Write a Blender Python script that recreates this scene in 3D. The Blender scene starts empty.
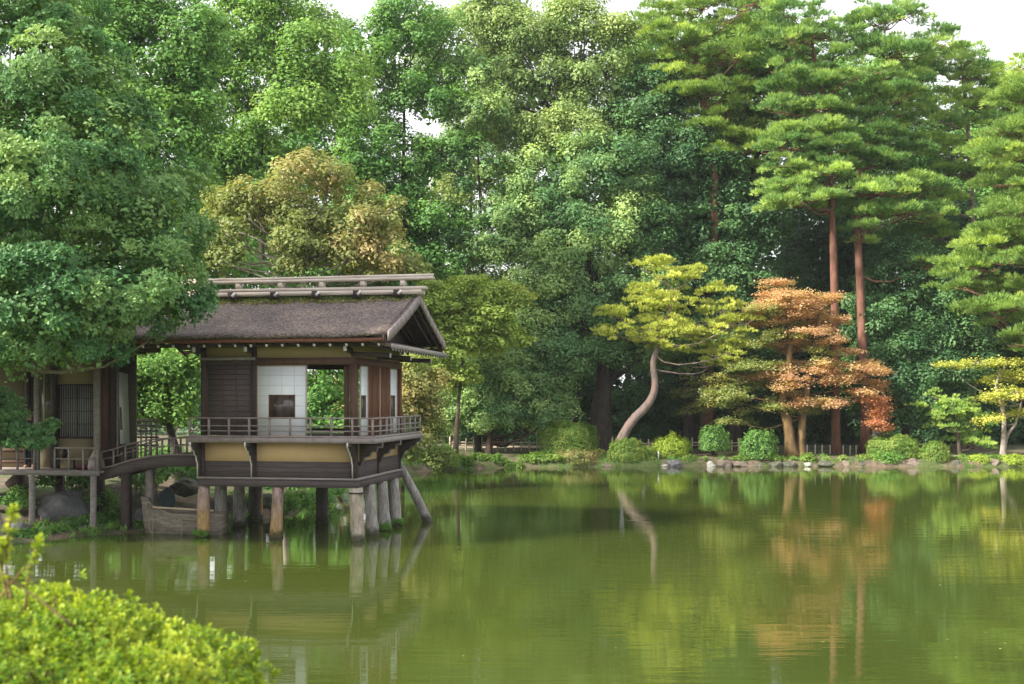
import bpy, math
import numpy as np
from mathutils import Vector

rng = np.random.default_rng(11)
Q = 1.0                      # foliage amount
F, HZ, CH = 1100.0, 400.0, 3.6     # focal length in px, horizon row, camera height above the water
C = bpy.context.scene.collection
PI = math.pi

def W(px, py, Y):
    return np.array([(px-512)/F*Y, Y, CH-(py-HZ)/F*Y])

# ------------------------------------------------------------------ object helpers
def tag(o, label=None, cat=None, group=None, kind=None):
    if label: o['label'] = label
    if cat: o['category'] = cat
    if group: o['group'] = group
    if kind: o['kind'] = kind
    return o

def empty(name, loc=(0, 0, 0), rz=0.0, parent=None):
    o = bpy.data.objects.new(name, None); C.objects.link(o)
    o.empty_display_size = 0.2
    o.location = loc; o.rotation_euler = (0, 0, rz)
    if parent: o.parent = parent
    return o

class MB:
    """collects vertices and faces for ONE mesh"""
    def __init__(s):
        s.v = []; s.q = []; s.t = []; s.n = 0; s.aq = {}; s.at = {}; s.ng = []
    def add(s, v, q=None, t=None, ng=None, attrs=None):
        v = np.asarray(v, float).reshape(-1, 3)
        if q is not None and len(q): s.q.append(np.asarray(q, int)+s.n)
        if t is not None and len(t): s.t.append(np.asarray(t, int)+s.n)
        if ng is not None:
            for f in ng: s.ng.append([i+s.n for i in f])
        if attrs:
            for k, a in attrs.items(): s.aq.setdefault(k, []).append(a)
        s.v.append(v); s.n += len(v)
        return s
    def box(s, x0, x1, y0, y1, z0, z1):
        if x0 > x1: x0, x1 = x1, x0
        if y0 > y1: y0, y1 = y1, y0
        if z0 > z1: z0, z1 = z1, z0
        v = [(x0,y0,z0),(x1,y0,z0),(x1,y1,z0),(x0,y1,z0),(x0,y0,z1),(x1,y0,z1),(x1,y1,z1),(x0,y1,z1)]
        q = [(0,3,2,1),(4,5,6,7),(0,1,5,4),(1,2,6,5),(2,3,7,6),(3,0,4,7)]
        return s.add(v, q)
    def bar(s, p, r, w, h=None, up=(0, 0, 1)):
        """rectangular bar from p to r"""
        h = w if h is None else h
        p = np.array(p, float); r = np.array(r, float); d = r-p; L = np.linalg.norm(d); d /= L
        up = np.array(up, float)
        if abs(d@up) > .98: up = np.array([0, 1., 0])
        a = np.cross(d, up); a /= np.linalg.norm(a); b = np.cross(a, d)
        v = []
        for e in (p, r):
            for sa, sb in ((-1,-1),(1,-1),(1,1),(-1,1)):
                v.append(e+a*sa*w/2+b*sb*h/2)
        q = [(3,2,1,0),(4,5,6,7),(0,1,5,4),(1,2,6,5),(2,3,7,6),(3,0,4,7)]
        return s.add(v, q)
    def tube(s, pts, rad, n=8, jit=0.0, cap=True):
        pts = np.asarray(pts, float); m = len(pts)
        rad = np.broadcast_to(np.asarray(rad, float), (m,))
        tan = np.gradient(pts, axis=0); tan /= np.linalg.norm(tan, axis=1)[:, None]+1e-9
        ref = np.array([1., 0.1, 0.05]) if abs(tan[0, 0]) < .8 else np.array([0.05, 1., .1])
        A = np.cross(tan, ref); A /= np.linalg.norm(A, axis=1)[:, None]
        B = np.cross(tan, A)
        th = np.linspace(0, 2*PI, n, endpoint=False)
        rr = rad[:, None]*(1+jit*rng.uniform(-1, 1, (m, n)))
        V = pts[:, None, :]+rr[..., None]*(np.cos(th)[None, :, None]*A[:, None, :]+np.sin(th)[None, :, None]*B[:, None, :])
        V = V.reshape(-1, 3)
        i = np.arange(m-1)[:, None]*n; j = np.arange(n)[None, :]; k = (j+1) % n
        q = np.stack([i+j, i+k, i+n+k, i+n+j], -1).reshape(-1, 4)
        ng = [list(range(n))[::-1], [(m-1)*n+a for a in range(n)]] if cap else None
        return s.add(V, q, ng=ng)
    def prism(s, poly, axis, a, b):
        """polygon of 2-D points extruded along axis 'x' or 'y' from a to b"""
        n = len(poly); v = []
        for e in (a, b):
            for (u, w) in poly:
                v.append((e, u, w) if axis == 'x' else ((u, e, w) if axis == 'y' else (u, w, e)))
        q = [(i, (i+1) % n, n+(i+1) % n, n+i) for i in range(n)]
        return s.add(v, q, ng=[list(range(n))[::-1], list(range(n, 2*n))])
    def build(s, name, mat, parent=None, smooth=False):
        me = bpy.data.meshes.new(name)
        V = np.concatenate(s.v) if s.v else np.zeros((0, 3))
        quads = np.concatenate(s.q) if s.q else np.zeros((0, 4), int)
        tris = np.concatenate(s.t) if s.t else np.zeros((0, 3), int)
        ngl = [i for f in s.ng for i in f]; ngt = [len(f) for f in s.ng]
        loops = np.concatenate([quads.ravel(), tris.ravel(), np.array(ngl, int)]).astype(np.int32)
        tot = np.concatenate([np.full(len(quads), 4), np.full(len(tris), 3), np.array(ngt, int)]).astype(np.int32)
        start = np.concatenate([[0], np.cumsum(tot)[:-1]]).astype(np.int32)
        me.vertices.add(len(V)); me.vertices.foreach_set('co', V.astype(np.float32).ravel())
        me.loops.add(len(loops)); me.loops.foreach_set('vertex_index', loops)
        me.polygons.add(len(tot)); me.polygons.foreach_set('loop_start', start)
        me.polygons.foreach_set('loop_total', tot)
        me.update(calc_edges=True)
        for k, lst in s.aq.items():
            a = me.attributes.new(k, 'FLOAT', 'FACE')
            d = np.concatenate(lst).astype(np.float32)
            if len(d) < len(tot): d = np.concatenate([d, np.full(len(tot)-len(d), .5, np.float32)])
            a.data.foreach_set('value', d)
        if smooth: me.polygons.foreach_set('use_smooth', np.ones(len(tot), bool))
        if mat: me.materials.append(mat)
        o = bpy.data.objects.new(name, me); C.objects.link(o)
        if parent: o.parent = parent
        return o

# ------------------------------------------------------------------ noise
def vnoise(P, scale, seed=0):
    """smooth value noise of points (N,3) in -1..1"""
    P = np.asarray(P, float)*scale+seed*17.31
    I = np.floor(P).astype(np.int64); f = P-I; f = f*f*(3-2*f)
    def h(a, b, c):
        n = (a*374761393+b*668265263+c*2147483647+seed*974711) & 0xffffffff
        n = ((n ^ (n >> 13))*1274126177) & 0xffffffff
        n = (n ^ (n >> 16)) & 0xffff
        return n/32767.5-1
    r = 0
    for dx in (0, 1):
        for dy in (0, 1):
            for dz in (0, 1):
                w = (f[:, 0] if dx else 1-f[:, 0])*(f[:, 1] if dy else 1-f[:, 1])*(f[:, 2] if dz else 1-f[:, 2])
                r = r+w*h(I[:, 0]+dx, I[:, 1]+dy, I[:, 2]+dz)
    return r
def unit(n):
    v = rng.normal(size=(n, 3)); return v/np.linalg.norm(v, axis=1)[:, None]
def norm(v): return v/(np.linalg.norm(v, axis=1)[:, None]+1e-9)

# ------------------------------------------------------------------ materials
def nodes(name):
    m = bpy.data.materials.new(name); m.use_nodes = True
    nt = m.node_tree; nt.nodes.clear()
    out = nt.nodes.new('ShaderNodeOutputMaterial')
    return m, nt, out
def ramp(nt, fac, stops):
    r = nt.nodes.new('ShaderNodeValToRGB')
    while len(r.color_ramp.elements) < len(stops): r.color_ramp.elements.new(.5)
    for e, (p, c) in zip(r.color_ramp.elements, stops):
        e.position = p; e.color = (*c, 1)
    nt.links.new(fac, r.inputs[0]); return r.outputs[0]
def noise(nt, scale, detail=4, rough=.6, vec=None, stretch=None, coord='Object'):
    n = nt.nodes.new('ShaderNodeTexNoise'); n.inputs['Scale'].default_value = scale
    n.inputs['Detail'].default_value = detail; n.inputs['Roughness'].default_value = rough
    if vec is None:
        tc = nt.nodes.new('ShaderNodeTexCoord'); vec = tc.outputs[coord]
    if stretch:
        mp = nt.nodes.new('ShaderNodeMapping'); mp.inputs['Scale'].default_value = stretch
        nt.links.new(vec, mp.inputs[0]); vec = mp.outputs[0]
    nt.links.new(vec, n.inputs['Vector']); return n.outputs[0]
def mixc(nt, fac, a, b, mode='MIX'):
    m = nt.nodes.new('ShaderNodeMix'); m.data_type = 'RGBA'; m.blend_type = mode
    for sock, val in ((m.inputs[0], fac), (m.inputs[6], a), (m.inputs[7], b)):
        if hasattr(val, 'is_linked') or isinstance(val, bpy.types.NodeSocket): nt.links.new(val, sock)
        elif isinstance(val, (tuple, list)): sock.default_value = (*val, 1)
        else: sock.default_value = val
    return m.outputs[2]
def surf(name, stops, scale=3, stretch=None, rough=.8, bump=.3, bscale=None, spec=.3, extra=None, detail=5):
    m, nt, out = nodes(name)
    p = nt.nodes.new('ShaderNodeBsdfPrincipled')
    p.inputs['Roughness'].default_value = rough
    p.inputs['Specular IOR Level'].default_value = spec
    nf = noise(nt, scale, detail, .65, stretch=stretch)
    col = ramp(nt, nf, stops)
    if extra: col = extra(nt, col)
    nt.links.new(col, p.inputs['Base Color'])
    if bump:
        b = nt.nodes.new('ShaderNodeBump'); b.inputs['Strength'].default_value = bump
        b.inputs['Distance'].default_value = .03
        nt.links.new(noise(nt, bscale or scale*3, 4, .6, stretch=stretch), b.inputs['Height'])
        nt.links.new(b.outputs[0], p.inputs['Normal'])
    nt.links.new(p.outputs[0], out.inputs[0]); return m

def leafmat(name, c1, c2, c3=None, trans=.42, spec=.25, rough=.5):
    """c1..c2 from leaf to leaf, c3 in some clumps"""
    m, nt, out = nodes(name)
    a = nt.nodes.new('ShaderNodeAttribute'); a.attribute_name = 'leafv'
    b = nt.nodes.new('ShaderNodeAttribute'); b.attribute_name = 'clumpv'
    col = ramp(nt, a.outputs['Fac'], [(0.0, c1), (1.0, c2)])
    if c3:
        f = nt.nodes.new('ShaderNodeMapRange'); f.inputs[1].default_value = .35; f.inputs[2].default_value = .85
        nt.links.new(b.outputs['Fac'], f.inputs[0])
        col = mixc(nt, f.outputs[0], col, c3)
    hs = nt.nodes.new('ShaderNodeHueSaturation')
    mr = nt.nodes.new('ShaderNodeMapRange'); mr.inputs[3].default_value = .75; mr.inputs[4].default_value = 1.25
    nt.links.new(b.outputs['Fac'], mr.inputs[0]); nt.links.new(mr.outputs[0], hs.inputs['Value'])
    nt.links.new(col, hs.inputs['Color'])
    p = nt.nodes.new('ShaderNodeBsdfPrincipled')
    p.inputs['Roughness'].default_value = rough; p.inputs['Specular IOR Level'].default_value = spec
    nt.links.new(hs.outputs[0], p.inputs['Base Color'])
    t = nt.nodes.new('ShaderNodeBsdfTranslucent')
    tm = mixc(nt, 1.0, hs.outputs[0], (1.25, 1.15, .6), 'MULTIPLY')
    nt.links.new(tm, t.inputs[0])
    mx = nt.nodes.new('ShaderNodeMixShader'); mx.inputs[0].default_value = trans
    nt.links.new(p.outputs[0], mx.inputs[1]); nt.links.new(t.outputs[0], mx.inputs[2])
    nt.links.new(mx.outputs[0], out.inputs[0]); return m

def bark(name, lo, hi, c3=None, sc=6):
    return surf(name, [(.3, lo), (.7, hi)] if not c3 else [(.25, lo), (.5, hi), (.75, c3)], sc, (1, 1, .35), .9, .8, sc*2.5)

M = {}
M['dark_wood'] = surf('dark_wood', [(.3, (.035, .026, .024)), (.7, (.075, .055, .05))], 5, (1, 1, 4), .75, .3)
M['board'] = surf('board', [(.25, (.055, .044, .045)), (.75, (.13, .104, .102))], 3, (.5, .5, 9), .75, .4)
M['red_wood'] = surf('red_wood', [(.25, (.085, .035, .02)), (.7, (.19, .075, .04))], 3, (6, 6, .6), .65, .3)
M['post_wood'] = surf('post_wood', [(.25, (.06, .036, .028)), (.7, (.13, .07, .05))], 4, (4, 4, .6), .7, .3)
M['grey_wood'] = surf('grey_wood', [(.25, (.16, .14, .13)), (.75, (.36, .33, .31))], 5, (.6, 3, 3), .85, .4)
M['pale_pole'] = surf('pale_pole', [(.25, (.3, .24, .2)), (.5, (.52, .45, .39)), (.8, (.68, .62, .56))], 3, (.5, 3, 6), .8, .4)
M['rail'] = surf('rail', [(.25, (.15, .125, .12)), (.75, (.32, .27, .25))], 5, None, .8, .2)
M['paint'] = surf('paint', [(.3, (.55, .53, .5)), (.6, (.8, .78, .74))], 9, None, .7, .1)
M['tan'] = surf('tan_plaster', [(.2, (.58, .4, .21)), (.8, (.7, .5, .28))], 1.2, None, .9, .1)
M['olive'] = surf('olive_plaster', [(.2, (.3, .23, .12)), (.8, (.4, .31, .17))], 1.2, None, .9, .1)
M['shade_plaster'] = surf('shade_plaster', [(.2, (.2, .17, .105)), (.8, (.27, .23, .145))], 1.2, None, .9, .1)  # dark house plaster, with some of the tree's shade put into its colour
M['moss'] = surf('moss', [(.3, (.03, .06, .015)), (.7, (.1, .16, .04))], 12, None, .95, .8)

def tide(nt, col):
    tc = nt.nodes.new('ShaderNodeTexCoord'); sx = nt.nodes.new('ShaderNodeSeparateXYZ'); nt.links.new(tc.outputs['Object'], sx.inputs[0])
    ad = nt.nodes.new('ShaderNodeMath'); ad.operation = 'MULTIPLY_ADD'; ad.inputs[1].default_value = -.35
    nt.links.new(noise(nt, 7, 4, .6), ad.inputs[0]); nt.links.new(sx.outputs[2], ad.inputs[2])
    f = nt.nodes.new('ShaderNodeMapRange'); f.inputs[1].default_value = .07; f.inputs[2].default_value = -.06; f.inputs[4].default_value = .85
    nt.links.new(ad.outputs[0], f.inputs[0])
    col = mixc(nt, f.outputs[0], col, (.035, .038, .02))
    cr = ramp(nt, noise(nt, 5, 6, .75, stretch=(2.2, 2.2, .35)), [(.44, (1, 1, 1)), (.5, (.45, .43, .4)), (.53, (1, 1, 1))])
    return mixc(nt, .8, col, cr, 'MULTIPLY')
def stained(nt, col):
    tc = nt.nodes.new('ShaderNodeTexCoord')
    n = noise(nt, 4.5, 5, .7)
    sx = nt.nodes.new('ShaderNodeSeparateXYZ'); nt.links.new(tc.outputs['Object'], sx.inputs[0])
    g = nt.nodes.new('ShaderNodeMapRange'); g.inputs[1].default_value = 1.25; g.inputs[2].default_value = .5; g.inputs[3].default_value = -.16; g.inputs[4].default_value = .13
    nt.links.new(sx.outputs[2], g.inputs[0])
    ad = nt.nodes.new('ShaderNodeMath'); ad.operation = 'ADD'; nt.links.new(n, ad.inputs[0]); nt.links.new(g.outputs[0], ad.inputs[1])
    f = nt.nodes.new('ShaderNodeMapRange'); f.inputs[1].default_value = .44; f.inputs[2].default_value = .64; f.inputs[4].default_value = .8
    nt.links.new(ad.outputs[0], f.inputs[0])
    return tide(nt, mixc(nt, f.outputs[0], col, (.42, .27, .08)))
M['pillar_ochre'] = surf('pillar_ochre', [(.25, (.17, .13, .12)), (.5, (.38, .27, .24)), (.72, (.5, .42, .36))], 7, (1, 1, .5), .9, .9, extra=stained)
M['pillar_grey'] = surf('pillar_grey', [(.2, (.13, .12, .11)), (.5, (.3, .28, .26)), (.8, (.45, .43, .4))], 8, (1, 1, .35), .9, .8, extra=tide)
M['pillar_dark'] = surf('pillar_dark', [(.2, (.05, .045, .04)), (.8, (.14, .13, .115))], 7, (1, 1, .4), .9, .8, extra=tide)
M['pillar_pale'] = surf('pillar_pale', [(.2, (.24, .2, .16)), (.5, (.42, .36, .29)), (.8, (.55, .48, .4))], 7, (1, 1, .4), .9, .9, extra=tide)

def roofm(name):
    m, nt, out = nodes(name)
    p = nt.nodes.new('ShaderNodeBsdfPrincipled'); p.inputs['Roughness'].default_value = .95
    p.inputs['Specular IOR Level'].default_value = .1
    a = noise(nt, 14, 6, .8, stretch=(1, 1.6, 1.6)); b = noise(nt, 1.1, 3, .5)
    c1 = ramp(nt, a, [(.36, (.06, .05, .046)), (.5, (.165, .14, .128)), (.62, (.38, .34, .31))])
    c2 = ramp(nt, b, [(.35, (.75, .72, .74)), (.7, (1.15, 1.05, .98))])
    c = mixc(nt, 1.0, c1, c2, 'MULTIPLY')
    v = nt.nodes.new('ShaderNodeTexVoronoi'); v.inputs['Scale'].default_value = 22
    tc = nt.nodes.new('ShaderNodeTexCoord'); nt.links.new(tc.outputs['Object'], v.inputs['Vector'])
    f = nt.nodes.new('ShaderNodeMapRange'); f.inputs[1].default_value = .16; f.inputs[2].default_value = .1
    nt.links.new(v.outputs['Distance'], f.inputs[0])
    gt = nt.nodes.new('ShaderNodeMath'); gt.operation = 'MULTIPLY'
    sel = ramp(nt, noise(nt, 3.3, 2, .5), [(.56, (0, 0, 0)), (.64, (1, 1, 1))])
    nt.links.new(f.outputs[0], gt.inputs[0]); nt.links.new(sel, gt.inputs[1])
    c = mixc(nt, gt.outputs[0], c, (.36, .34, .27))
    nt.links.new(c, p.inputs['Base Color'])
    bm = nt.nodes.new('ShaderNodeBump'); bm.inputs['Strength'].default_value = 1; bm.inputs['Distance'].default_value = .035
    nt.links.new(a, bm.inputs['Height']); nt.links.new(bm.outputs[0], p.inputs['Normal'])
    nt.links.new(p.outputs[0], out.inputs[0]); return m
M['roof'] = roofm('bark_shingle')

def shoji_mat():
    m, nt, out = nodes('shoji_paper')
    p = nt.nodes.new('ShaderNodeBsdfPrincipled'); p.inputs['Roughness'].default_value = .7
    c = ramp(nt, noise(nt, 1.5, 2), [(.3, (.76, .80, .84)), (.7, (.84, .87, .90))])
    nt.links.new(c, p.inputs['Base Color'])
    t = nt.nodes.new('ShaderNodeBsdfTranslucent'); t.inputs[0].default_value = (.8, .82, .85, 1)
    mx = nt.nodes.new('ShaderNodeMixShader'); mx.inputs[0].default_value = .0
    nt.links.new(p.outputs[0], mx.inputs[1]); nt.links.new(t.outputs[0], mx.inputs[2])
    nt.links.new(mx.outputs[0], out.inputs[0]); return m
M['shoji'] = shoji_mat()
M['kumiko'] = surf('kumiko', [(.3, (.55, .56, .56)), (.7, (.62, .62, .62))], 5, None, .6, 0)
M['pale_frame'] = surf('pale_frame', [(.3, (.4, .32, .22)), (.7, (.5, .41, .3))], 5, None, .6, 0)
M['glass'] = surf('window_glass', [(.35, (.03, .028, .035)), (.55, (.1, .07, .06)), (.75, (.16, .14, .15))], 2.2, (3, 3, 1), .12, 0, spec=.6)  # brown-purple reflections are put into the glass colour as noise
M['glass_green'] = surf('green_glass', [(.35, (.04, .06, .03)), (.7, (.16, .19, .09))], 2.2, (3, 3, 1), .1, 0, spec=.6)
M['grey_paper'] = surf('grey_paper', [(.3, (.28, .28, .29)), (.7, (.36, .36, .37))], 2, None, .8, 0)
M['rock'] = surf('rock', [(.25, (.07, .072, .075)), (.5, (.15, .15, .155)), (.75, (.27, .26, .25))], 2.5, None, .9, 1, 9)
M['rock_red'] = surf('rock_red', [(.25, (.09, .07, .055)), (.5, (.17, .135, .11)), (.75, (.26, .21, .18))], 2.5, None, .9, 1, 9)
M['rock_moss'] = surf('rock_moss', [(.3, (.035, .045, .025)), (.5, (.09, .09, .07)), (.7, (.16, .16, .12))], 2.5, None, .95, 1, 9)
M['rock_pale'] = surf('rock_pale', [(.25, (.2, .19, .17)), (.5, (.38, .36, .33)), (.75, (.52, .5, .46))], 3, None, .9, 1, 9)
M['rock_teal'] = surf('rock_teal', [(.25, (.03, .045, .05)), (.75, (.08, .11, .12))], 2.5, None, .85, 1, 9)
M['boat'] = surf('boat_wood', [(.25, (.09, .075, .06)), (.5, (.2, .175, .14)), (.75, (.32, .28, .22))], 3, (1, 1, 5), .9, .5)
M['rope'] = surf('rope', [(.3, (.2, .17, .12)), (.7, (.33, .28, .2))], 20, None, .9, .5)
M['bamboo'] = surf('bamboo', [(.3, (.36, .28, .22)), (.7, (.55, .46, .38))], 5, None, .7, .2)
M['stake'] = surf('stake', [(.3, (.35, .34, .32)), (.7, (.55, .54, .5))], 5, None, .7, .2)
M['path'] = surf('path_sand', [(.25, (.24, .19, .14)), (.75, (.38, .31, .24))], 3, None, .95, .3)
M['trunk_dark'] = bark('bark_dark', (.02, .017, .014), (.065, .052, .042))
M['trunk_brown'] = bark('bark_brown', (.035, .026, .02), (.11, .08, .06))
M['trunk_red'] = bark('bark_red', (.06, .03, .022), (.17, .08, .055), (.24, .13, .1), 3)
M['trunk_pinegrey'] = bark('bark_pinegrey', (.07, .055, .05), (.2, .155, .14), (.26, .15, .11), 5)
M['trunk_pale'] = bark('bark_pale', (.16, .13, .11), (.36, .31, .27), None, 7)
M['trunk_ochre'] = bark('bark_ochre', (.05, .03, .02), (.14, .09, .04), (.24, .15, .06), 4)
M['skin'] = surf('skin', [(.3, (.36, .2, .15)), (.7, (.42, .24, .18))], 6, None, .5, 0)
M['hair'] = surf('hair', [(.3, (.01, .008, .007)), (.7, (.025, .02, .018))], 20, (1, 1, .3), .5, .3)
M['cloth_dark'] = surf('cloth_dark', [(.3, (.02, .022, .03)), (.7, (.04, .042, .055))], 8, None, .9, .2)
M['cloth_pale'] = surf('cloth_pale', [(.3, (.3, .25, .26)), (.7, (.44, .37, .38))], 8, None, .9, .2)
M['cloth_wine'] = surf('cloth_wine', [(.3, (.07, .015, .02)), (.7, (.12, .03, .035))], 8, None, .9, .2)
M['lacquer'] = surf('lacquer', [(.3, (.012, .01, .01)), (.7, (.03, .02, .018))], 8, None, .3, 0)
M['blue_roof'] = surf('blue_roof', [(.3, (.06, .2, .3)), (.7, (.12, .3, .42))], 3, None, .6, .2)
M['shed_wall'] = surf('shed_wall', [(.3, (.16, .09, .07)), (.7, (.26, .15, .12))], 3, (4, 4, .5), .8, .2)
M['far_wall'] = surf('far_wall', [(.3, (.5, .42, .36)), (.7, (.62, .54, .47))], 1, None, .9, .1)

L = {}
def lm(k, *a, **kw): L[k] = leafmat('leaf_'+k, *a, **kw)
lm('bayberry', (0.053, 0.175, 0.065), (0.150, 0.333, 0.108), (0.309, 0.443, 0.138), trans=.38, spec=.35)
lm('green', (0.089, 0.236, 0.065), (0.187, 0.382, 0.096), (0.248, 0.419, 0.102))
lm('green_bright', (0.126, 0.285, 0.071), (0.260, 0.455, 0.108), (0.333, 0.492, 0.126))
lm('camphor', (0.163, 0.297, 0.108), (0.333, 0.455, 0.163), (0.419, 0.516, 0.199))
lm('camphor_dark', (0.077, 0.211, 0.089), (0.187, 0.346, 0.138), (0.346, 0.480, 0.187))
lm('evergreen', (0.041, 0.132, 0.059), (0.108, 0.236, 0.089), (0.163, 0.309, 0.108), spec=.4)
lm('autumn', (.2, .28, .09), (.3, .35, .12), (.38, .32, .15))
lm('olive', (0.150, 0.248, 0.065), (0.309, 0.382, 0.114), (0.407, 0.346, 0.150))
lm('katsura', (0.321, 0.492, 0.102), (0.516, 0.638, 0.150), (0.590, 0.516, 0.224))
lm('maple', (.64, .37, .24), (.72, .52, .36), (.52, .44, .22), trans=.5)
lm('maple_green', (.24, .36, .12), (.38, .44, .17), (.42, .42, .18), trans=.5)
lm('maple_red', (.52, .24, .14), (.64, .36, .22), trans=.5)
lm('pine', (.11, .25, .08), (.21, .38, .1), (.4, .54, .15), trans=.38)
lm('pine_light', (0.163, 0.309, 0.077), (0.321, 0.480, 0.114), (0.443, 0.565, 0.126), trans=.4)
lm('pine_yellow', (0.419, 0.541, 0.102), (0.675, 0.720, 0.163), (0.720, 0.720, 0.248), trans=.4)
lm('pad_yellow', (0.321, 0.419, 0.077), (0.541, 0.590, 0.126), (0.614, 0.590, 0.150))
lm('azalea', (0.114, 0.248, 0.047), (0.248, 0.394, 0.077), (0.333, 0.394, 0.102))
lm('azalea_dull', (0.150, 0.211, 0.065), (0.297, 0.333, 0.102), (0.370, 0.297, 0.138))
lm('azalea_yellow', (0.236, 0.370, 0.047), (0.468, 0.565, 0.089))
lm('ball_green', (.1, .24, .06), (.21, .38, .1))
lm('box_bush', (.06, .19, .012), (.3, .42, .03), (.4, .46, .05), trans=.45, spec=.3)
lm('weed', (0.089, 0.236, 0.053), (0.224, 0.407, 0.077))

# ------------------------------------------------------------------ foliage
def leaves(mb, P, N, size, aspect=.55, clump=None, fold=.12, along=None):
    n = len(P)
    if n == 0: return
    N = norm(N)
    t = along if along is not None else unit(n)
    t = norm(t-N*(t*N).sum(1)[:, None]) if along is None else norm(along)
    b = norm(np.cross(N, t))
    s = (size*rng.uniform(.5, 1.45, n))[:, None]
    V = np.empty((n, 4, 3))
    V[:, 0] = P-t*s*.5; V[:, 2] = P+t*s*.5
    V[:, 1] = P+b*s*.5*aspect+N*s*fold; V[:, 3] = P-b*s*.5*aspect+N*s*fold
    q = np.arange(n*4).reshape(n, 4)
    cl = clump if clump is not None else np.full(n, .5)
    mb.add(V.reshape(-1, 3), q, attrs={'leafv': rng.random(n), 'clumpv': np.clip(cl, 0, 1)})

def crown(mb, blobs, puff=.8, leaf=.17, dens=1.0, aspect=.6, squash=.75, cover=1.5, inner=.4, upb=.5, cn=(.5, .25, .35), gaps=0.0, core=1.0):
    """blobs: rows of (x,y,z,rx,ry,rz) in metres; returns the puff centres"""
    blobs = np.array(blobs, float)
    allc = []; allr = []; alld = []
    for i, b in enumerate(blobs):
        c, r = b[:3], b[3:]
        area = 4*PI*(((r[0]*r[1])**1.6+(r[0]*r[2])**1.6+(r[1]*r[2])**1.6)/3)**(1/1.6)
        for k, (lo, hi) in enumerate(((.72, 1.03), (.25, .7))):
            n = int(area/(PI*puff*puff)*cover*(1 if k == 0 else inner))+2
            d = unit(n)
            d = d[(d[:, 2] > -.55) | (rng.random(n) < .35)]
            keep = (d[:, 1] < .35) | (rng.random(len(d)) < .45)       # thinner on the side away from the pond
            d = d[keep]; n = len(d)
            rad = rng.uniform(lo, hi, n)+.10*vnoise(d*3, 1, i)
            P = c+d*r*rad[:, None]
            if gaps: 
                g = vnoise(P, .45, i+3); P = P[g > -1+gaps*1.2]; d = d[g > -1+gaps*1.2]
            if len(blobs) > 1:
                ins = np.zeros(len(P), bool)
                for j, bb in enumerate(blobs):
                    if j != i: ins |= (((P-bb[:3])/bb[3:])**2).sum(1) < .45
                if k == 0: P = P[~ins]; d = d[~ins]
            allc.append(P); alld.append(d); allr.append(puff*rng.uniform(.55, 1.3, len(P)))
    Pc = np.concatenate(allc); D = np.concatenate(alld); R = np.concatenate(allr)
    nl = np.maximum((Q*dens*2.2*PI*R*R/(leaf*leaf*aspect)).astype(int), 6)
    idx = np.repeat(np.arange(len(Pc)), nl); n = len(idx)
    d = unit(n); d[:, 2] += .25; d = norm(d)
    rr = R[idx]*rng.random(n)**.35
    sub = vnoise(d*2.6+Pc[idx]*3, 1, 5)
    rr = rr*(1+.28*sub)
    P = Pc[idx]+d*rr[:, None]*np.array([1, 1, squash])
    N = d*.55+D[idx]*.3+np.array([0, 0, upb])+unit(n)*.55
    cv = (cn[0]+cn[1]*vnoise(Pc, .35, 9)+cn[2]*rng.uniform(-.5, .5, len(Pc)))[idx]
    leaves(mb, P, N, leaf, aspect, cv)
    if core:
        for i, b in enumerate(blobs):
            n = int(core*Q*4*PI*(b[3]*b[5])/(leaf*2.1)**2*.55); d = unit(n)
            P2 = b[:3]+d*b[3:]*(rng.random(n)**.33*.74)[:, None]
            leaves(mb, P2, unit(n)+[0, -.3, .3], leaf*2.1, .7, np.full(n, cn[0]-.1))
    return Pc

def limb(mb, p, q, r0, r1, bend=.15, n=6, sides=6):
    p = np.array(p, float); q = np.array(q, float); Ln = np.linalg.norm(q-p)
    t = np.linspace(0, 1, n)[:, None]
    off = unit(1)[0]*Ln*bend; off2 = unit(1)[0]*Ln*bend*.5
    pts = p+(q-p)*t+off*np.sin(PI*t)+off2*np.sin(2*PI*t)
    pts[:, 2] += -.06*Ln*np.sin(PI*t[:, 0])
    mb.tube(pts, r0+(r1-r0)*t[:, 0]**.8, sides, .05)

def pxblobs(rows, Y, dz=.8):
    out = []
    for r in rows:
        px, py, rx, ry = r[:4]; yy = Y+(r[4] if len(r) > 4 else 0)
        c = W(px, py, yy); s = yy/F
        out.append((*c, rx*s, min(max(rx, ry)*s*dz, 6), ry*s))
    return out

def smooth_path(pts, n=14):
    pts = np.array(pts, float); m = len(pts)
    t = np.linspace(0, m-1, n); out = []
    for x in t:
        i = min(int(x), m-2); f = x-i
        p0 = pts[max(i-1, 0)]; p1 = pts[i]; p2 = pts[i+1]; p3 = pts[min(i+2, m-1)]
        out.append(.5*((2*p1)+(-p0+p2)*f+(2*p0-5*p1+4*p2-p3)*f*f+(-p0+3*p1-3*p2+p3)*f**3))
    return np.array(out)

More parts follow.
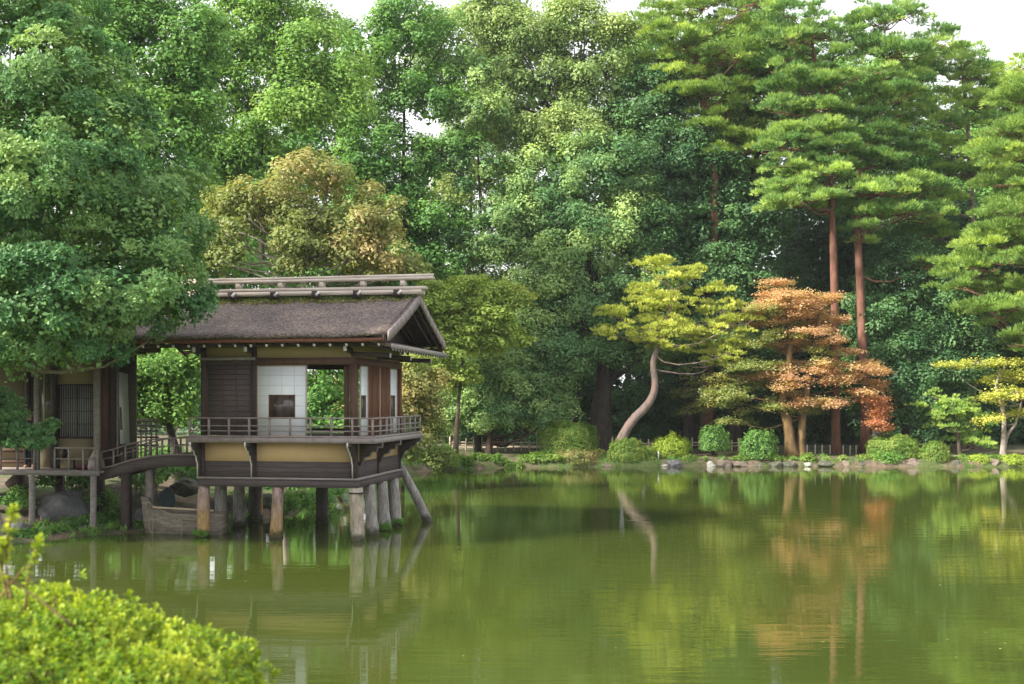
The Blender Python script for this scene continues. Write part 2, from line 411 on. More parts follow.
# ------------------------------------------------------------------ terrain
WATER = np.array([(-90,16),(-30,23),(-17,26),(-13.6,27.0),(-12.2,27.6),(-11.0,29.2),(-9.2,30.6),(-7.8,32.4),(-7.0,35.2),(-7.3,40),(-7.6,46),(-6.2,52),
    (-3.6,56.6),(0,58.6),(6,59.3),(14,59.5),(22,59.1),(30,59.4),(50,57),(75,48),(92,30),
    (92,12),(60,9),(30,7.6),(10,7.2),(0,7.0),(-6,7.2),(-12,8),(-25,9),(-50,9),(-90,9)], float)
def sdist(X, Y):
    """distance to the shore, positive on land"""
    P = np.stack([X, Y], 1); d = np.full(len(P), 1e9); ins = np.zeros(len(P), bool); n = len(WATER)
    for i in range(n):
        a = WATER[i]; b = WATER[(i+1) % n]; ab = b-a
        t = np.clip(((P-a)@ab)/(ab@ab), 0, 1)
        d = np.minimum(d, np.linalg.norm(P-(a+t[:, None]*ab), axis=1))
        c = ((a[1] > P[:, 1]) != (b[1] > P[:, 1]))
        with np.errstate(divide='ignore', invalid='ignore'):
            xi = a[0]+(P[:, 1]-a[1])*(b[0]-a[0])/(b[1]-a[1] if b[1] != a[1] else 1e-9)
        ins ^= c & (P[:, 0] < xi)
    return np.where(ins, -d, d)
def sst(a, b, x):
    t = np.clip((x-a)/(b-a), 0, 1); return t*t*(3-2*t)
def height(X, Y):
    X = np.atleast_1d(np.asarray(X, float)); Y = np.atleast_1d(np.asarray(Y, float))
    P3 = np.stack([X, Y, X*0], 1)
    d = sdist(X, Y)+.22*vnoise(P3, .9, 1)+.1*vnoise(P3, 2.7, 2)
    n1 = vnoise(P3, .5, 3); n2 = vnoise(P3, 1.9, 4)
    far = .34*sst(-.05, .35, d)+.12*sst(.3, 1.6, d)+.32*sst(2.5, 8, d)+.05*n1*sst(0, 2, d)+.035*n2*sst(.1, .6, d)
    near = 1.9*sst(0, 3.6, d)+.05*n1*sst(0, 2, d)
    left = .14*sst(0, .6, d)+.9*sst(1.2, 6.5, d)+.08*n1*sst(0, 1, d)
    isnear = Y < 15
    wl = sst(-6.5, -9.5, X)*(Y < 60)*sst(58, 48, Y)
    land = np.where(isnear, near, far*(1-wl)+left*wl)
    bed = -1.2*sst(0, -3.0, d)
    return np.where(d > -.05, land, bed)-.02
def hz(x, y): return float(height(x, y)[0])

def terrain():
    xs = np.concatenate([np.array([-400,-250,-160,-110,-80,-60,-48,-38]), np.arange(-32, -18, 1.0), np.arange(-18, 34, .3), np.arange(34, 60, 1.5), np.array([66,76,90,110,160,250,400])])
    ys = np.concatenate([np.array([-60,-30,-15]), np.arange(-8, 12, .5), np.arange(12, 25, 1.3), np.arange(25, 56, .33), np.arange(56, 66, .2), np.arange(66, 90, 1.0), np.array([95,105,120,150,200,300,500])])
    X, Y = np.meshgrid(xs, ys); Z = height(X.ravel(), Y.ravel())
    V = np.stack([X.ravel(), Y.ravel(), Z], 1); nx, ny = len(xs), len(ys)
    i = np.arange(ny-1)[:, None]*nx; j = np.arange(nx-1)[None, :]
    q = np.stack([i+j, i+j+1, i+nx+j+1, i+nx+j], -1).reshape(-1, 4)
    mb = MB(); mb.add(V, q)
    m, nt, out = nodes('ground_soil')
    p = nt.nodes.new('ShaderNodeBsdfPrincipled'); p.inputs['Roughness'].default_value = .95
    a = ramp(nt, noise(nt, 3.0, 6, .75), [(.3, (.05, .035, .025)), (.5, (.13, .095, .065)), (.7, (.24, .19, .14))])
    g = ramp(nt, noise(nt, 9, 5, .7), [(.3, (.03, .05, .012)), (.7, (.1, .14, .035))])
    f = ramp(nt, noise(nt, .7, 4, .6), [(.43, (0, 0, 0)), (.58, (1, 1, 1))])
    nt.links.new(mixc(nt, f, a, g), p.inputs['Base Color'])
    b = nt.nodes.new('ShaderNodeBump'); b.inputs['Distance'].default_value = .08
    nt.links.new(noise(nt, 7, 6, .75), b.inputs['Height']); nt.links.new(b.outputs[0], p.inputs['Normal'])
    nt.links.new(p.outputs[0], out.inputs[0])
    o = mb.build('ground', m, smooth=True); tag(o, kind='structure', label='mossy earth banks around the pond')
terrain()

def water():
    mb = MB(); mb.add([(-110, -2, 0), (110, -2, 0), (110, 75, 0), (-110, 75, 0)], [(0, 1, 2, 3)])
    m, nt, out = nodes('pond_water')
    p = nt.nodes.new('ShaderNodeBsdfPrincipled')
    p.inputs['Roughness'].default_value = .005; p.inputs['IOR'].default_value = 1.8
    c = ramp(nt, noise(nt, .12, 3, .5), [(.35, (.040, .058, .010)), (.65, (.056, .074, .013))])
    nt.links.new(c, p.inputs['Base Color'])
    geo = nt.nodes.new('ShaderNodeTexCoord')
    n1 = noise(nt, .9, 3, .55, stretch=(.45, 2.6, 1)); n2 = noise(nt, 5.0, 3, .6, stretch=(.5, 2.2, 1))
    patch = ramp(nt, noise(nt, .07, 3, .5, stretch=(.6, 1.8, 1)), [(.38, (.25, .25, .25)), (.62, (1, 1, 1))])
    mm = nt.nodes.new('ShaderNodeMath'); mm.operation = 'MULTIPLY'; nt.links.new(n2, mm.inputs[0]); nt.links.new(patch, mm.inputs[1])
    b1 = nt.nodes.new('ShaderNodeBump'); b1.inputs['Strength'].default_value = .6; b1.inputs['Distance'].default_value = .0065
    nt.links.new(n1, b1.inputs['Height'])
    b2 = nt.nodes.new('ShaderNodeBump'); b2.inputs['Strength'].default_value = .5; b2.inputs['Distance'].default_value = .0022
    nt.links.new(mm.outputs[0], b2.inputs['Height']); nt.links.new(b1.outputs[0], b2.inputs['Normal'])
    nt.links.new(b2.outputs[0], p.inputs['Normal'])
    nt.links.new(p.outputs[0], out.inputs[0])
    o = mb.build('water', m); tag(o, kind='structure', label='still green pond water')
water()

def drape_path(name, rows, label):
    """rows: (xl, xr, y) strip laid 2 cm above the ground"""
    V = []; n = 10
    for k in range(len(rows)-1):
        for t in np.linspace(0, 1, 8, endpoint=(k == len(rows)-2)):
            a = np.array(rows[k])*(1-t)+np.array(rows[k+1])*t
            xs = np.linspace(a[0], a[1], n)+.08*math.sin(a[2]*5)
            zs = height(xs, np.full(n, a[2]))
            zs = np.convolve(np.pad(zs, 1, 'edge'), [.25, .5, .25], 'valid')
            V += [(x, a[2], z+.035) for x, z in zip(xs, zs)]
    m = len(V)//n
    q = [(i*n+j, i*n+j+1, (i+1)*n+j+1, (i+1)*n+j) for i in range(m-1) for j in range(n-1)]
    o = MB().add(V, q).build(name, M['path'], smooth=True); tag(o, kind='structure', label=label)
x0 = W(594, 0, 61)[0]
drape_path('path', [(x0-.45, x0+.35, 60.1), (x0-.55, x0+.45, 62), (x0-.8, x0+.8, 64.5)], 'short sandy path between the clipped bushes')
drape_path('path', [(-3.6, 7.2, 65.2), (-3.8, 7.6, 67.4)], 'sandy path behind the low bamboo fence')
xa = W(905, 0, 61)[0]; xb = W(1015, 0, 61)[0]
drape_path('path', [(xa, xb, 60.7), (xa-.4, xb+3, 62.0)], 'sandy path along the bank at the right')

# ------------------------------------------------------------------ trees
def tree(name, label, Y, blobs, lk, tk, base=None, tr=.25, group='trees around the pond', limbs=16, cat='tree', fork=.45, lean=None, raw=False, extra=None, trunk_top=None, **kw):
    B = blobs if raw else pxblobs(blobs, Y)
    B = np.array(B, float)
    cen = B[:, :3].mean(0); top = B[:, 2].max()
    if base is None: bx, by = cen[0], Y
    else: bx = (base-512)/F*Y; by = Y
    bz = hz(bx, by)-.15
    root = empty(name, (bx, by, bz)); tag(root, label, cat, group)
    o3 = np.array([bx, by, bz])
    mb = MB(); Pc = crown(mb, B, **kw)
    if extra: extra(mb)
    mb.v = [v-o3 for v in mb.v]
    mb.build('crown', L[lk], root)
    tb = MB()
    tt = np.array([cen[0], Y, bz+(top-bz)*.8]) if trunk_top is None else np.array(trunk_top)
    H = tt[2]-bz
    mid = np.array([bx+(tt[0]-bx)*.35+(lean or 0), by, bz+H*.45])
    path = smooth_path([(bx, by, bz-.2), (bx+(mid[0]-bx)*.4, by, bz+H*.2), mid, tt], 16)
    rad = np.linspace(1, .22, 16)**1.1*tr; rad[0] *= 1.5; rad[1] *= 1.12
    tb.tube(path, rad, 10, .06)
    low = max(3, int(16*fork))
    for p in Pc[rng.choice(len(Pc), min(limbs, len(Pc)), replace=False)]:
        # start lower than the puff
        hh = path[:, 2]; k = int(np.clip(np.searchsorted(hh, p[2]-.35*np.linalg.norm(p[:2]-path[8, :2])-.5), low-2, 14))
        limb(tb, path[k], p, rad[k]*.55, .03, .12)
    tb.v = [v-o3 for v in tb.v]
    tb.build('trunk', M[tk], root, smooth=True)
    return root

def needles(mb, P, D, ln=.22, wd=.03, k=7, clump=None, spread=.55):
    n = len(P); idx = np.repeat(np.arange(n), k)
    d = norm(D[idx]+unit(n*k)*spread); b = norm(np.cross(d, unit(n*k)))
    l = (ln*rng.uniform(.6, 1.2, n*k))[:, None]
    p = P[idx]
    V = np.empty((n*k, 4, 3)); V[:, 0] = p; V[:, 1] = p+d*l*.45+b*wd*.5; V[:, 2] = p+d*l; V[:, 3] = p+d*l*.45-b*wd*.5
    cl = clump[idx] if clump is not None else np.full(n*k, .5)
    mb.add(V.reshape(-1, 3), np.arange(n*k*4).reshape(-1, 4), attrs={'leafv': rng.random(n*k), 'clumpv': np.clip(cl, 0, 1)})

def pads_mesh(mb, pads, ln=.24, wd=.032, dens=1.0, k=7, lump=.38, cb=.45):
    """flat cloud-like pads of needle tufts; pads rows (x,y,z,rx,ry,rz)"""
    for i, pd in enumerate(pads):
        c = np.array(pd[:3]); r = np.array(pd[3:6])
        area = PI*r[0]*r[1]
        nl = max(4, int(area/(PI*lump*lump)*1.5))
        u = rng.random(nl)**.5; th = rng.random(nl)*2*PI
        x = u*np.cos(th); y = u*np.sin(th)
        zz = np.sqrt(np.clip(1-u*u, 0, 1))*rng.uniform(-.35, 1.0, nl)
        LC = c+np.stack([x*r[0], y*r[1], zz*r[2]-u*u*r[2]*.5], 1)
        LC += .2*lump*rng.normal(size=LC.shape)
        LR = lump*rng.uniform(.6, 1.25, nl)
        nt = np.maximum((Q*dens*26*LR*LR/(.38*.38)*.9).astype(int), 5)
        idx = np.repeat(np.arange(nl), nt); n = len(idx)
        d = unit(n); d[:, 2] = np.abs(d[:, 2])*.9-.15
        P = LC[idx]+d*(LR[idx]*rng.random(n)**.4)[:, None]*np.array([1, 1, .6])
        out = np.stack([x, y, x*0], 1)[idx]
        D = d*.6+out*.45+np.array([0, 0, .6])
        cv = cb+.22*rng.uniform(-1, 1)+.3*rng.uniform(-1, 1, nl)
        needles(mb, P, D, ln, wd, k, cv[idx])

def pine(name, label, Y, trunk, rows, lk='pine', tk='trunk_red', tr=.3, hw=(16, 30), hh=(7, 12), fill=1.5, depth=.9, group='pine trees on the far bank', manual=None, ln=.31, wd=.036, dens=.9, cb=.45, cat='pine tree', k=7, lump=.46, drop=(0, .25)):
    """trunk: list of (px,py) from the base up; rows: (py, pxmin, pxmax) outline of the crown"""
    s = Y/F
    tp = [W(a, b, Y) for a, b in trunk]
    bx = tp[0][0]; bz = hz(bx, Y)-.15; tp[0] = np.array([bx, Y, bz])
    o3 = np.array([bx, Y, bz])
    root = empty(name, o3); tag(root, label, cat, group)
    path = smooth_path(tp, 22); 
    rad = np.linspace(1, .18, 22)*tr; rad[0] *= 1.35
    pads = []
    for (py, a, b) in rows:
        w = b-a; n = max(1, int(round(w/(hw[0]+hw[1])*fill)))
        n2 = n+int(n*depth)
        for kk in range(n2):
            fr = (kk+.5)/n if kk < n else rng.random()
            px = a+w*np.clip(fr+rng.uniform(-.3, .3)/n, .0, 1)
            hwp = rng.uniform(*hw)*rng.uniform(.75, 1.5); hhp = rng.uniform(*hh)*rng.uniform(.7, 1.2)
            px = min(max(px, a+hwp*.7), b-hwp*.7) if w > 2*hwp else (a+b)/2
            half = max(w*.5*s*.8, 1.0)
            ee = 1-abs((px-(a+b)/2)/(w/2+1e-6))**2*.6
            dy = -abs(rng.normal())*half*.5*ee if kk < n else rng.uniform(-.3, 1)*half*.8*ee
            if rng.random() < .1: continue
            p = W(px, py+rng.uniform(-9, 9), Y); p[1] = Y+np.clip(dy, -4, 4)
            pads.append((*p, hwp*s, hwp*s*rng.uniform(.8, 1.1), hhp*s))
    for mrow in (manual or []):
        px, py, a, b = mrow[:4]; p = W(px, py, Y+(mrow[4] if len(mrow) > 4 else 0)); pads.append((*p, a*s, a*s*.9, b*s))
    if manual and not rows:
        new = []
        for pd in pads:
            for _ in range(5):
                o_ = rng.uniform(-1, 1, 3)*np.array([pd[3]*.75, pd[4]*.6, pd[5]*1.3]); f_ = rng.uniform(.35, .65)
                new.append((pd[0]+o_[0], pd[1]+o_[1], pd[2]+o_[2], pd[3]*f_, pd[4]*f_, pd[5]*.85))
        pads = new
    mb = MB(); pads_mesh(mb, pads, ln, wd, dens, k, lump, cb)
    mb.v = [v-o3 for v in mb.v]; mb.build('crown', L[lk], root)
    tb = MB(); tb.tube(path, rad, 10, .05)
    for ip, pd in enumerate(pads):
        if manual and not rows and ip % 6: continue
        p = np.array(pd[:3]); p[2] -= pd[5]*.4
        dist = np.linalg.norm(path[:, :2]-p[:2], axis=1)
        tgt = p[2]-rng.uniform(*drop)*dist[10]
        kx = int(np.clip(np.argmin(np.abs(path[:, 2]-tgt)), 3, 21))
        limb(tb, path[kx], p, max(rad[kx]*.38, .04), .025, .1)
        for _ in range(3):
            q = p+np.array([rng.uniform(-.8, .8)*pd[3], rng.uniform(-.8, .8)*pd[4], .1])
            limb(tb, p+(path[kx]-p)*rng.uniform(.05, .35), q, .035, .015, .1, 4, 5)
    tb.v = [v-o3 for v in tb.v]; tb.build('trunk', M[tk], root, smooth=True)
    return root

# the big dark green tree over the house, in front on the left
def left_tree():
    Y = 26.2; rows = [(30, 20, 75, 60), (-60, 60, 90, 110), (55, 95, 80, 70, -.6), (20, 180, 110, 85, -1.2), (100, 170, 72, 70, -.5), (140, 225, 62, 62, -.3),
        (110, 285, 82, 58, -.9), (40, 300, 90, 55, -1.4), (-60, 250, 110, 110), (160, 300, 42, 38, -.4), (10, 345, 66, 24, -.8), (75, 335, 50, 28, -1), (-60, 340, 60, 30), (-190, 240, 130, 110, .5), (-170, 340, 110, 60, .5), (120, 318, 40, 24, -.8), (40, 330, 60, 36, .6)]  # the two leftmost crown blobs are out of view, added to shade the house
    B = np.array(pxblobs(rows, Y, .75)); o3 = np.array([-12.75, 27.3, -.3])
    root = empty('broadleaf_tree', o3)
    tag(root, 'huge dense dark green tree overhanging the house at the left edge', 'tree', 'trees around the pond')
    mb = MB()
    # whorls of long leaves
    tips = []; dirs = []; cl = []
    for i, b in enumerate(B):
        c, r = b[:3], b[3:]
        area = 4*PI*(((r[0]*r[1])**1.6+(r[0]*r[2])**1.6+(r[1]*r[2])**1.6)/3)**(1/1.6)
        n = int(area/(PI*.42**2)*1.25); d = unit(n)
        d = d[((d[:, 1] < .3) | (rng.random(n) < .3)) & ((d[:, 2] > -.6))]; n = len(d)
        P = c+d*r*(rng.uniform(.82, 1.03, n)+.07*vnoise(d*3, 1, i))[:, None]
        ins = np.zeros(n, bool)
        for j, bb in enumerate(B):
            if j != i: ins |= (((P-bb[:3])/bb[3:])**2).sum(1) < .72
        P = P[~ins]; d = d[~ins]; n = len(P)
        R = .42*rng.uniform(.6, 1.35, n)
        m = (R*R/.42**2*88*Q).astype(int); idx = np.repeat(np.arange(n), m)
        e = unit(len(idx)); e = norm(e+d[idx]*.8+np.array([0, 0, .2]))
        tips.append(P[idx]+e*(R[idx]*rng.random(len(idx))**.3)[:, None]*np.array([1, 1, .8]))
        dirs.append(norm(e*.7+d[idx]*.5+np.array([0, 0, .45])))
        cl.append(np.repeat(.4+.3*vnoise(P, .5, 4)+.35*rng.uniform(-.5, .5, n), m))
    # hanging low branch in front of the veranda
    for (px, py, rx, ry) in ((6, 402, 13, 6), (4, 418, 14, 7), (16, 428, 11, 6), (30, 433, 11, 6), (44, 431, 8, 5), (52, 424, 5, 4), (12, 441, 13, 5), (34, 444, 9, 4), (-10, 395, 16, 8), (-10, 430, 14, 12), (18, 413, 8, 4), (48, 440, 6, 3)):
        c = W(px, py, 27.0); s = 27/F; n = int(1050*rx*ry/400*Q); d = unit(n)
        tips.append(c+d*np.array([rx*s, rx*s*1.2, ry*s])*1.35*(rng.random(n)**.5)[:, None]); dirs.append(norm(d*.6+np.array([0, -.2, .5]))); cl.append(np.full(n, .4)+.3*rng.uniform(-.5, .5, n))
    P = np.concatenate(tips); D = np.concatenate(dirs); CL = np.concatenate(cl)
    print('left tree whorls', len(P))
    k = 6; idx = np.repeat(np.arange(len(P)), k); n = len(idx)
    side = unit(n); side = norm(side-D[idx]*(side*D[idx]).sum(1)[:, None])
    al = norm(D[idx]*rng.uniform(.25, .9, n)[:, None]+side)
    ln = .105*rng.uniform(.75, 1.25, n)
    pos = P[idx]+al*ln[:, None]*.5
    N = norm(D[idx]-al*(D[idx]*al).sum(1)[:, None]+unit(n)*.15)
    b = norm(np.cross(N, al)); V = np.empty((n, 4, 3)); w = (ln*.36)[:, None]*.5
    V[:, 0] = pos-al*ln[:, None]*.5; V[:, 2] = pos+al*ln[:, None]*.5; V[:, 1] = pos+al*ln[:, None]*.12+b*w+N*.004; V[:, 3] = pos+al*ln[:, None]*.12-b*w+N*.004
    mb.add(V.reshape(-1, 3)-o3, np.arange(n*4).reshape(-1, 4), attrs={'leafv': rng.random(n), 'clumpv': np.clip(CL[idx], 0, 1)})
    mb.build('crown', L['bayberry'], root)
    # inner dark foliage so that the crown is not hollow
    tb = MB()
    p0 = o3; tb.tube(smooth_path([p0+(.1, 0, -.3), p0+(-.1, -.1, 1.2), p0+(-.45, -.3, 3), p0+(.1, -.7, 5.5), p0+(.4, -1, 9)], 16)-o3, np.linspace(.2, .09, 16), 10, .05)
    ctr = p0+(-.45, -.3, 3.2)
    for b in B:
        for _ in range(5 if b[2] > 6.2 else 1):
            limb(tb, ctr+(0, .3, rng.uniform(1.2, 4))-o3, b[:3]+(0, .4, .3)+unit(1)[0]*b[3:]*.6-o3, .07, .012, .1)
    limb(tb, ctr-o3+(0, 0, -.8), W(15, 430, 27)-o3, .06, .02, .1)
    tb.build('trunk', M['trunk_pale'], root, smooth=True)
    mb2 = MB(); crown(mb2, [(*b[:3], *(b[3:]*.8)) for b in B], puff=.7, leaf=.12, dens=.7, cover=1.1, inner=.3, core=2.2)
    mb2.v = [v-o3 for v in mb2.v]
    mb2.build('crown', L['bayberry'], root)
left_tree()

# ---- broadleaf trees: (px, py, rx, ry[, dY])
tree('broadleaf_tree', 'tall mid green tree rising behind the dark tree at the left edge', 45,
     [(90, 0, 70, 50), (130, 55, 65, 50), (170, 120, 55, 55), (185, 40, 45, 40), (160, 180, 60, 50), (100, 150, 80, 70)], 'green', 'trunk_dark', 120, .35, puff=.8, leaf=.17)
tree('broadleaf_tree', 'bright green tree directly above the left end of the pavilion roof', 54,
     [(250, 50, 55, 48), (205, 85, 48, 48), (225, 150, 45, 45), (300, 40, 45, 40), (290, 105, 55, 48), (330, 95, 40, 45), (250, 0, 50, 30), (265, 170, 50, 35)], 'green_bright', 'trunk_dark', 260, .35, puff=.85, leaf=.18, gaps=.25, cn=(.4, .3, .4))
tree('broadleaf_tree', 'brownish autumn tree behind the pavilion ridge, pale trunk', 41,
     [(310, 180, 42, 32), (270, 215, 45, 38), (230, 225, 34, 34), (345, 215, 45, 34), (385, 225, 34, 26), (310, 245, 60, 30), (225, 262, 34, 22), (385, 262, 42, 20)], 'autumn', 'trunk_pale', 282, .17, puff=.55, leaf=.14, cover=1.25, gaps=.4, core=.35, limbs=60, cn=(.45, .55, .5))
tree('broadleaf_tree', 'open crowned green tree with sky showing between its branches', 64,
     [(365, 60, 48, 42), (350, 110, 40, 40), (410, 35, 45, 38), (425, 95, 42, 40), (375, 150, 45, 38), (420, 170, 30, 30), (440, 225, 38, 24), (380, 205, 45, 35), (460, 140, 22, 22), (420, 262, 40, 18), (350, 250, 50, 40)], 'green', 'trunk_dark', 400, .3, puff=.8, leaf=.19, cover=1.5, gaps=.2, limbs=30, cn=(.45, .3, .4), trunk_top=W(405, 60, 64))
tree('broadleaf_tree', 'slender tree with a thin dark bare trunk between two broad crowns', 64,
     [(472, 70, 30, 24), (490, 110, 26, 22), (455, 160, 22, 18), (495, 165, 20, 18), (475, 255, 26, 18), (462, 105, 20, 18), (500, 215, 26, 20), (455, 240, 22, 14), (505, 250, 26, 20), (462, 185, 14, 12)], 'camphor_dark', 'trunk_dark', 478, .2, puff=.6, leaf=.17, cover=1.0, gaps=.3, limbs=30, trunk_top=W(474, 60, 64), lean=.35)
tree('broadleaf_tree', 'giant pale green tree with a massive dark trunk behind the clipped dome', 66.5,
     [(525, 45, 48, 44), (520, 135, 50, 34), (565, 145, 50, 36), (490, 20, 36, 28), (575, 30, 40, 40), (540, 95, 52, 42), (590, 95, 42, 44), (610, 55, 30, 35), (500, 70, 30, 36)], 'camphor', 'trunk_dark', 573, .62, puff=.85, leaf=.18, gaps=.15, limbs=26, cn=(.45, .3, .5), trunk_top=W(560, 90, 66.5))
tree('broadleaf_tree', 'broad blue-green tree in the middle, clumps lit pale on its left', 64.5,
     [(560, 180, 50, 42), (610, 165, 45, 40), (530, 215, 40, 38), (575, 240, 56, 40), (620, 230, 46, 45), (540, 290, 46, 42), (590, 300, 54, 46), (640, 290, 40, 42), (575, 350, 70, 38), (650, 350, 44, 36), (545, 335, 45, 35)], 'camphor_dark', 'trunk_dark', 600, .8, puff=.8, leaf=.17, cn=(.5, .35, .5), limbs=20, lean=.5)
tree('broadleaf_tree', 'dense dark evergreen between the central tree and the red trunked pines', 67,
     [(650, 105, 44, 44), (630, 150, 50, 46), (690, 175, 52, 48), (640, 215, 52, 46), (700, 235, 56, 46), (750, 215, 40, 44), (680, 290, 60, 46), (740, 285, 46, 46), (700, 345, 70, 40)], 'evergreen', 'trunk_dark', 690, .45, puff=.85, leaf=.19, cn=(.45, .35, .4), limbs=16)
tree('broadleaf_tree', 'yellow-green layered tree just right of the pavilion roof', 58.9,
     [(470, 292, 30, 16), (505, 300, 26, 16), (485, 322, 38, 18), (445, 300, 30, 24), (460, 345, 36, 22), (505, 340, 22, 16), (430, 318, 26, 34), (435, 365, 28, 22), (460, 375, 22, 16)], 'katsura', 'trunk_brown', 455, .2, puff=.5, leaf=.17, squash=.5, limbs=22, cn=(.35, .4, .4), upb=.7)
tree('broadleaf_tree', 'dense dark green tree with a leaning trunk behind the low bamboo fence', 63.0,
     [(460, 385, 28, 26), (455, 410, 22, 18), (495, 362, 34, 18), (515, 378, 42, 30), (485, 395, 34, 28), (548, 392, 32, 28), (515, 412, 52, 24), (470, 415, 24, 20), (560, 410, 18, 18)], 'camphor_dark', 'trunk_brown', 488, .28, puff=.6, leaf=.15, cn=(.65, .3, .5), limbs=14)
tree('broadleaf_tree', 'olive and brown leaved tree hanging to the water right of the pavilion', 47,
     [(415, 385, 30, 28), (395, 410, 36, 34), (425, 425, 22, 26), (405, 450, 30, 20), (375, 380, 34, 30), (440, 460, 13, 10), (360, 430, 30, 30)], 'olive', 'trunk_brown', 330, .16, puff=.5, leaf=.13, cn=(.5, .45, .4), limbs=20)
tree('broadleaf_tree', 'green tree seen through the open room of the pavilion', 43,
     [(330, 385, 40, 36), (310, 430, 40, 34), (345, 440, 36, 30), (290, 400, 30, 30), (310, 470, 34, 22), (255, 430, 40, 40), (280, 490, 26, 16), (310, 498, 18, 10)], 'green', 'trunk_brown', 318, .18, puff=.5, leaf=.14, cn=(.4, .3, .4), limbs=14)
tree('broadleaf_tree', 'fresh green tree behind the garden bridge, dark trunk beside it', 37,
     [(160, 370, 34, 20), (140, 395, 28, 22), (180, 390, 28, 20), (160, 415, 34, 14), (190, 360, 26, 18), (120, 370, 30, 30)], 'green_bright', 'trunk_dark', 184, .3, puff=.42, leaf=.12, cn=(.4, .3, .4), limbs=18, lean=0)
tree('broadleaf_tree', 'dark green broad tree dome to the right of the red pine trunks', 65,
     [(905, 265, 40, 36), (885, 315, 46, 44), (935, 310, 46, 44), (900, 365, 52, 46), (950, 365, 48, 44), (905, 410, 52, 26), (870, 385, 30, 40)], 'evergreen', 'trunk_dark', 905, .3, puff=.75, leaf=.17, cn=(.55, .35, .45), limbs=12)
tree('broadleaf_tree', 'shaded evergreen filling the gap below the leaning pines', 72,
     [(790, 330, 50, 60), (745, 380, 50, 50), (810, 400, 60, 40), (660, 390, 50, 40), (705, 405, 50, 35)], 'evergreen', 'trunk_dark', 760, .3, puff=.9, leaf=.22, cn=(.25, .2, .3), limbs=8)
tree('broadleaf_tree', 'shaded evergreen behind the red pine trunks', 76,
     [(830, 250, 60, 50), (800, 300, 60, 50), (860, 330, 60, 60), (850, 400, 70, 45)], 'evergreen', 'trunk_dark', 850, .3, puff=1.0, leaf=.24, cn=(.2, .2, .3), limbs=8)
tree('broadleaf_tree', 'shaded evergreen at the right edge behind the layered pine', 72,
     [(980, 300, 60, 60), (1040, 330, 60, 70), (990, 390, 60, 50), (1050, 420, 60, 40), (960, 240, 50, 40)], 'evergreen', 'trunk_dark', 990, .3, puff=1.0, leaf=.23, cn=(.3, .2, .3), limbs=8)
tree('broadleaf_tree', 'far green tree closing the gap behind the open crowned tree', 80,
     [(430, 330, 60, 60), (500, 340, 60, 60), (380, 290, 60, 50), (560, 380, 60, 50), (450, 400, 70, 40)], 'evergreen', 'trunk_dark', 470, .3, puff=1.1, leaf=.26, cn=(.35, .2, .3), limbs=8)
tree('broadleaf_tree', 'dark green tree behind the thatched house, mostly hidden', 50,
     [(40, 250, 90, 80), (120, 280, 70, 60), (-60, 200, 110, 110), (210, 290, 60, 50), (60, 340, 90, 60), (190, 345, 60, 50), (130, 400, 60, 40)], 'green', 'trunk_dark', 60, .35, puff=.9, leaf=.2, limbs=8, cn=(.3, .2, .3))

for lab, Y, rows in (
  ('far evergreen filling the background behind the central trees', 84, [(560, 240, 60, 60), (600, 330, 70, 70), (520, 330, 60, 60), (480, 380, 70, 50)]),
  ('far evergreen filling the background left of the tallest pine', 86, [(660, 230, 60, 70), (700, 320, 70, 70), (640, 350, 60, 60)]),
  ('far evergreen behind the leaning dark pine', 88, [(750, 240, 60, 60), (770, 330, 70, 70), (720, 180, 45, 50)]),
  ('far evergreen low behind the two red pines', 86, [(850, 270, 60, 60), (870, 350, 70, 70), (820, 210, 45, 35)]),
  ('far evergreen behind the slender grey-brown pine', 87, [(940, 240, 60, 50), (960, 330, 70, 70), (900, 200, 40, 30)]),
  ('far evergreen at the right edge behind everything', 85, [(1030, 220, 60, 60), (1050, 320, 70, 80), (1000, 380, 60, 50)])):
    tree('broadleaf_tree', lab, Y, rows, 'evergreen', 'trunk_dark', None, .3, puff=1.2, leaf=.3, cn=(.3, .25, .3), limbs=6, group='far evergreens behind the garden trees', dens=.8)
tree('broadleaf_tree', 'green tree filling the gap behind the autumn tree', 66,
     [(230, 200, 50, 50), (300, 170, 60, 50), (360, 210, 50, 50), (270, 250, 70, 40), (400, 270, 50, 45), (330, 270, 60, 40), (200, 230, 40, 60)], 'green', 'trunk_dark', 300, .3, puff=.95, leaf=.22, limbs=8, cn=(.3, .25, .3))

tree('broadleaf_tree', 'loose pale green tree behind the slender dark trunk', 73,
     [(450, 60, 50, 50), (480, 130, 45, 50), (445, 190, 45, 40), (500, 200, 40, 40), (470, 260, 50, 40), (510, 30, 40, 40)], 'camphor', 'trunk_dark', 462, .3, puff=.9, leaf=.2, cover=1.1, gaps=.35, core=.3, limbs=20, cn=(.4, .3, .4))
tree('broadleaf_tree', 'light green tree backing the tallest pine', 74,
     [(640, 60, 40, 35), (700, 70, 50, 50), (660, 120, 50, 50), (740, 130, 45, 50), (760, 60, 35, 40)], 'green_bright', 'trunk_dark', 690, .3, puff=.9, leaf=.2, cover=1.3, gaps=.2, core=.6, limbs=12, cn=(.4, .3, .4))
tree('broadleaf_tree', 'green tree backing the two red trunked pines', 75,
     [(800, 75, 45, 45), (850, 110, 60, 60), (800, 150, 50, 45), (900, 90, 40, 40), (890, 165, 50, 45), (840, 180, 60, 40)], 'green', 'trunk_dark', 850, .3, puff=.9, leaf=.2, cover=1.3, gaps=.2, core=.6, limbs=12, cn=(.5, .3, .4))
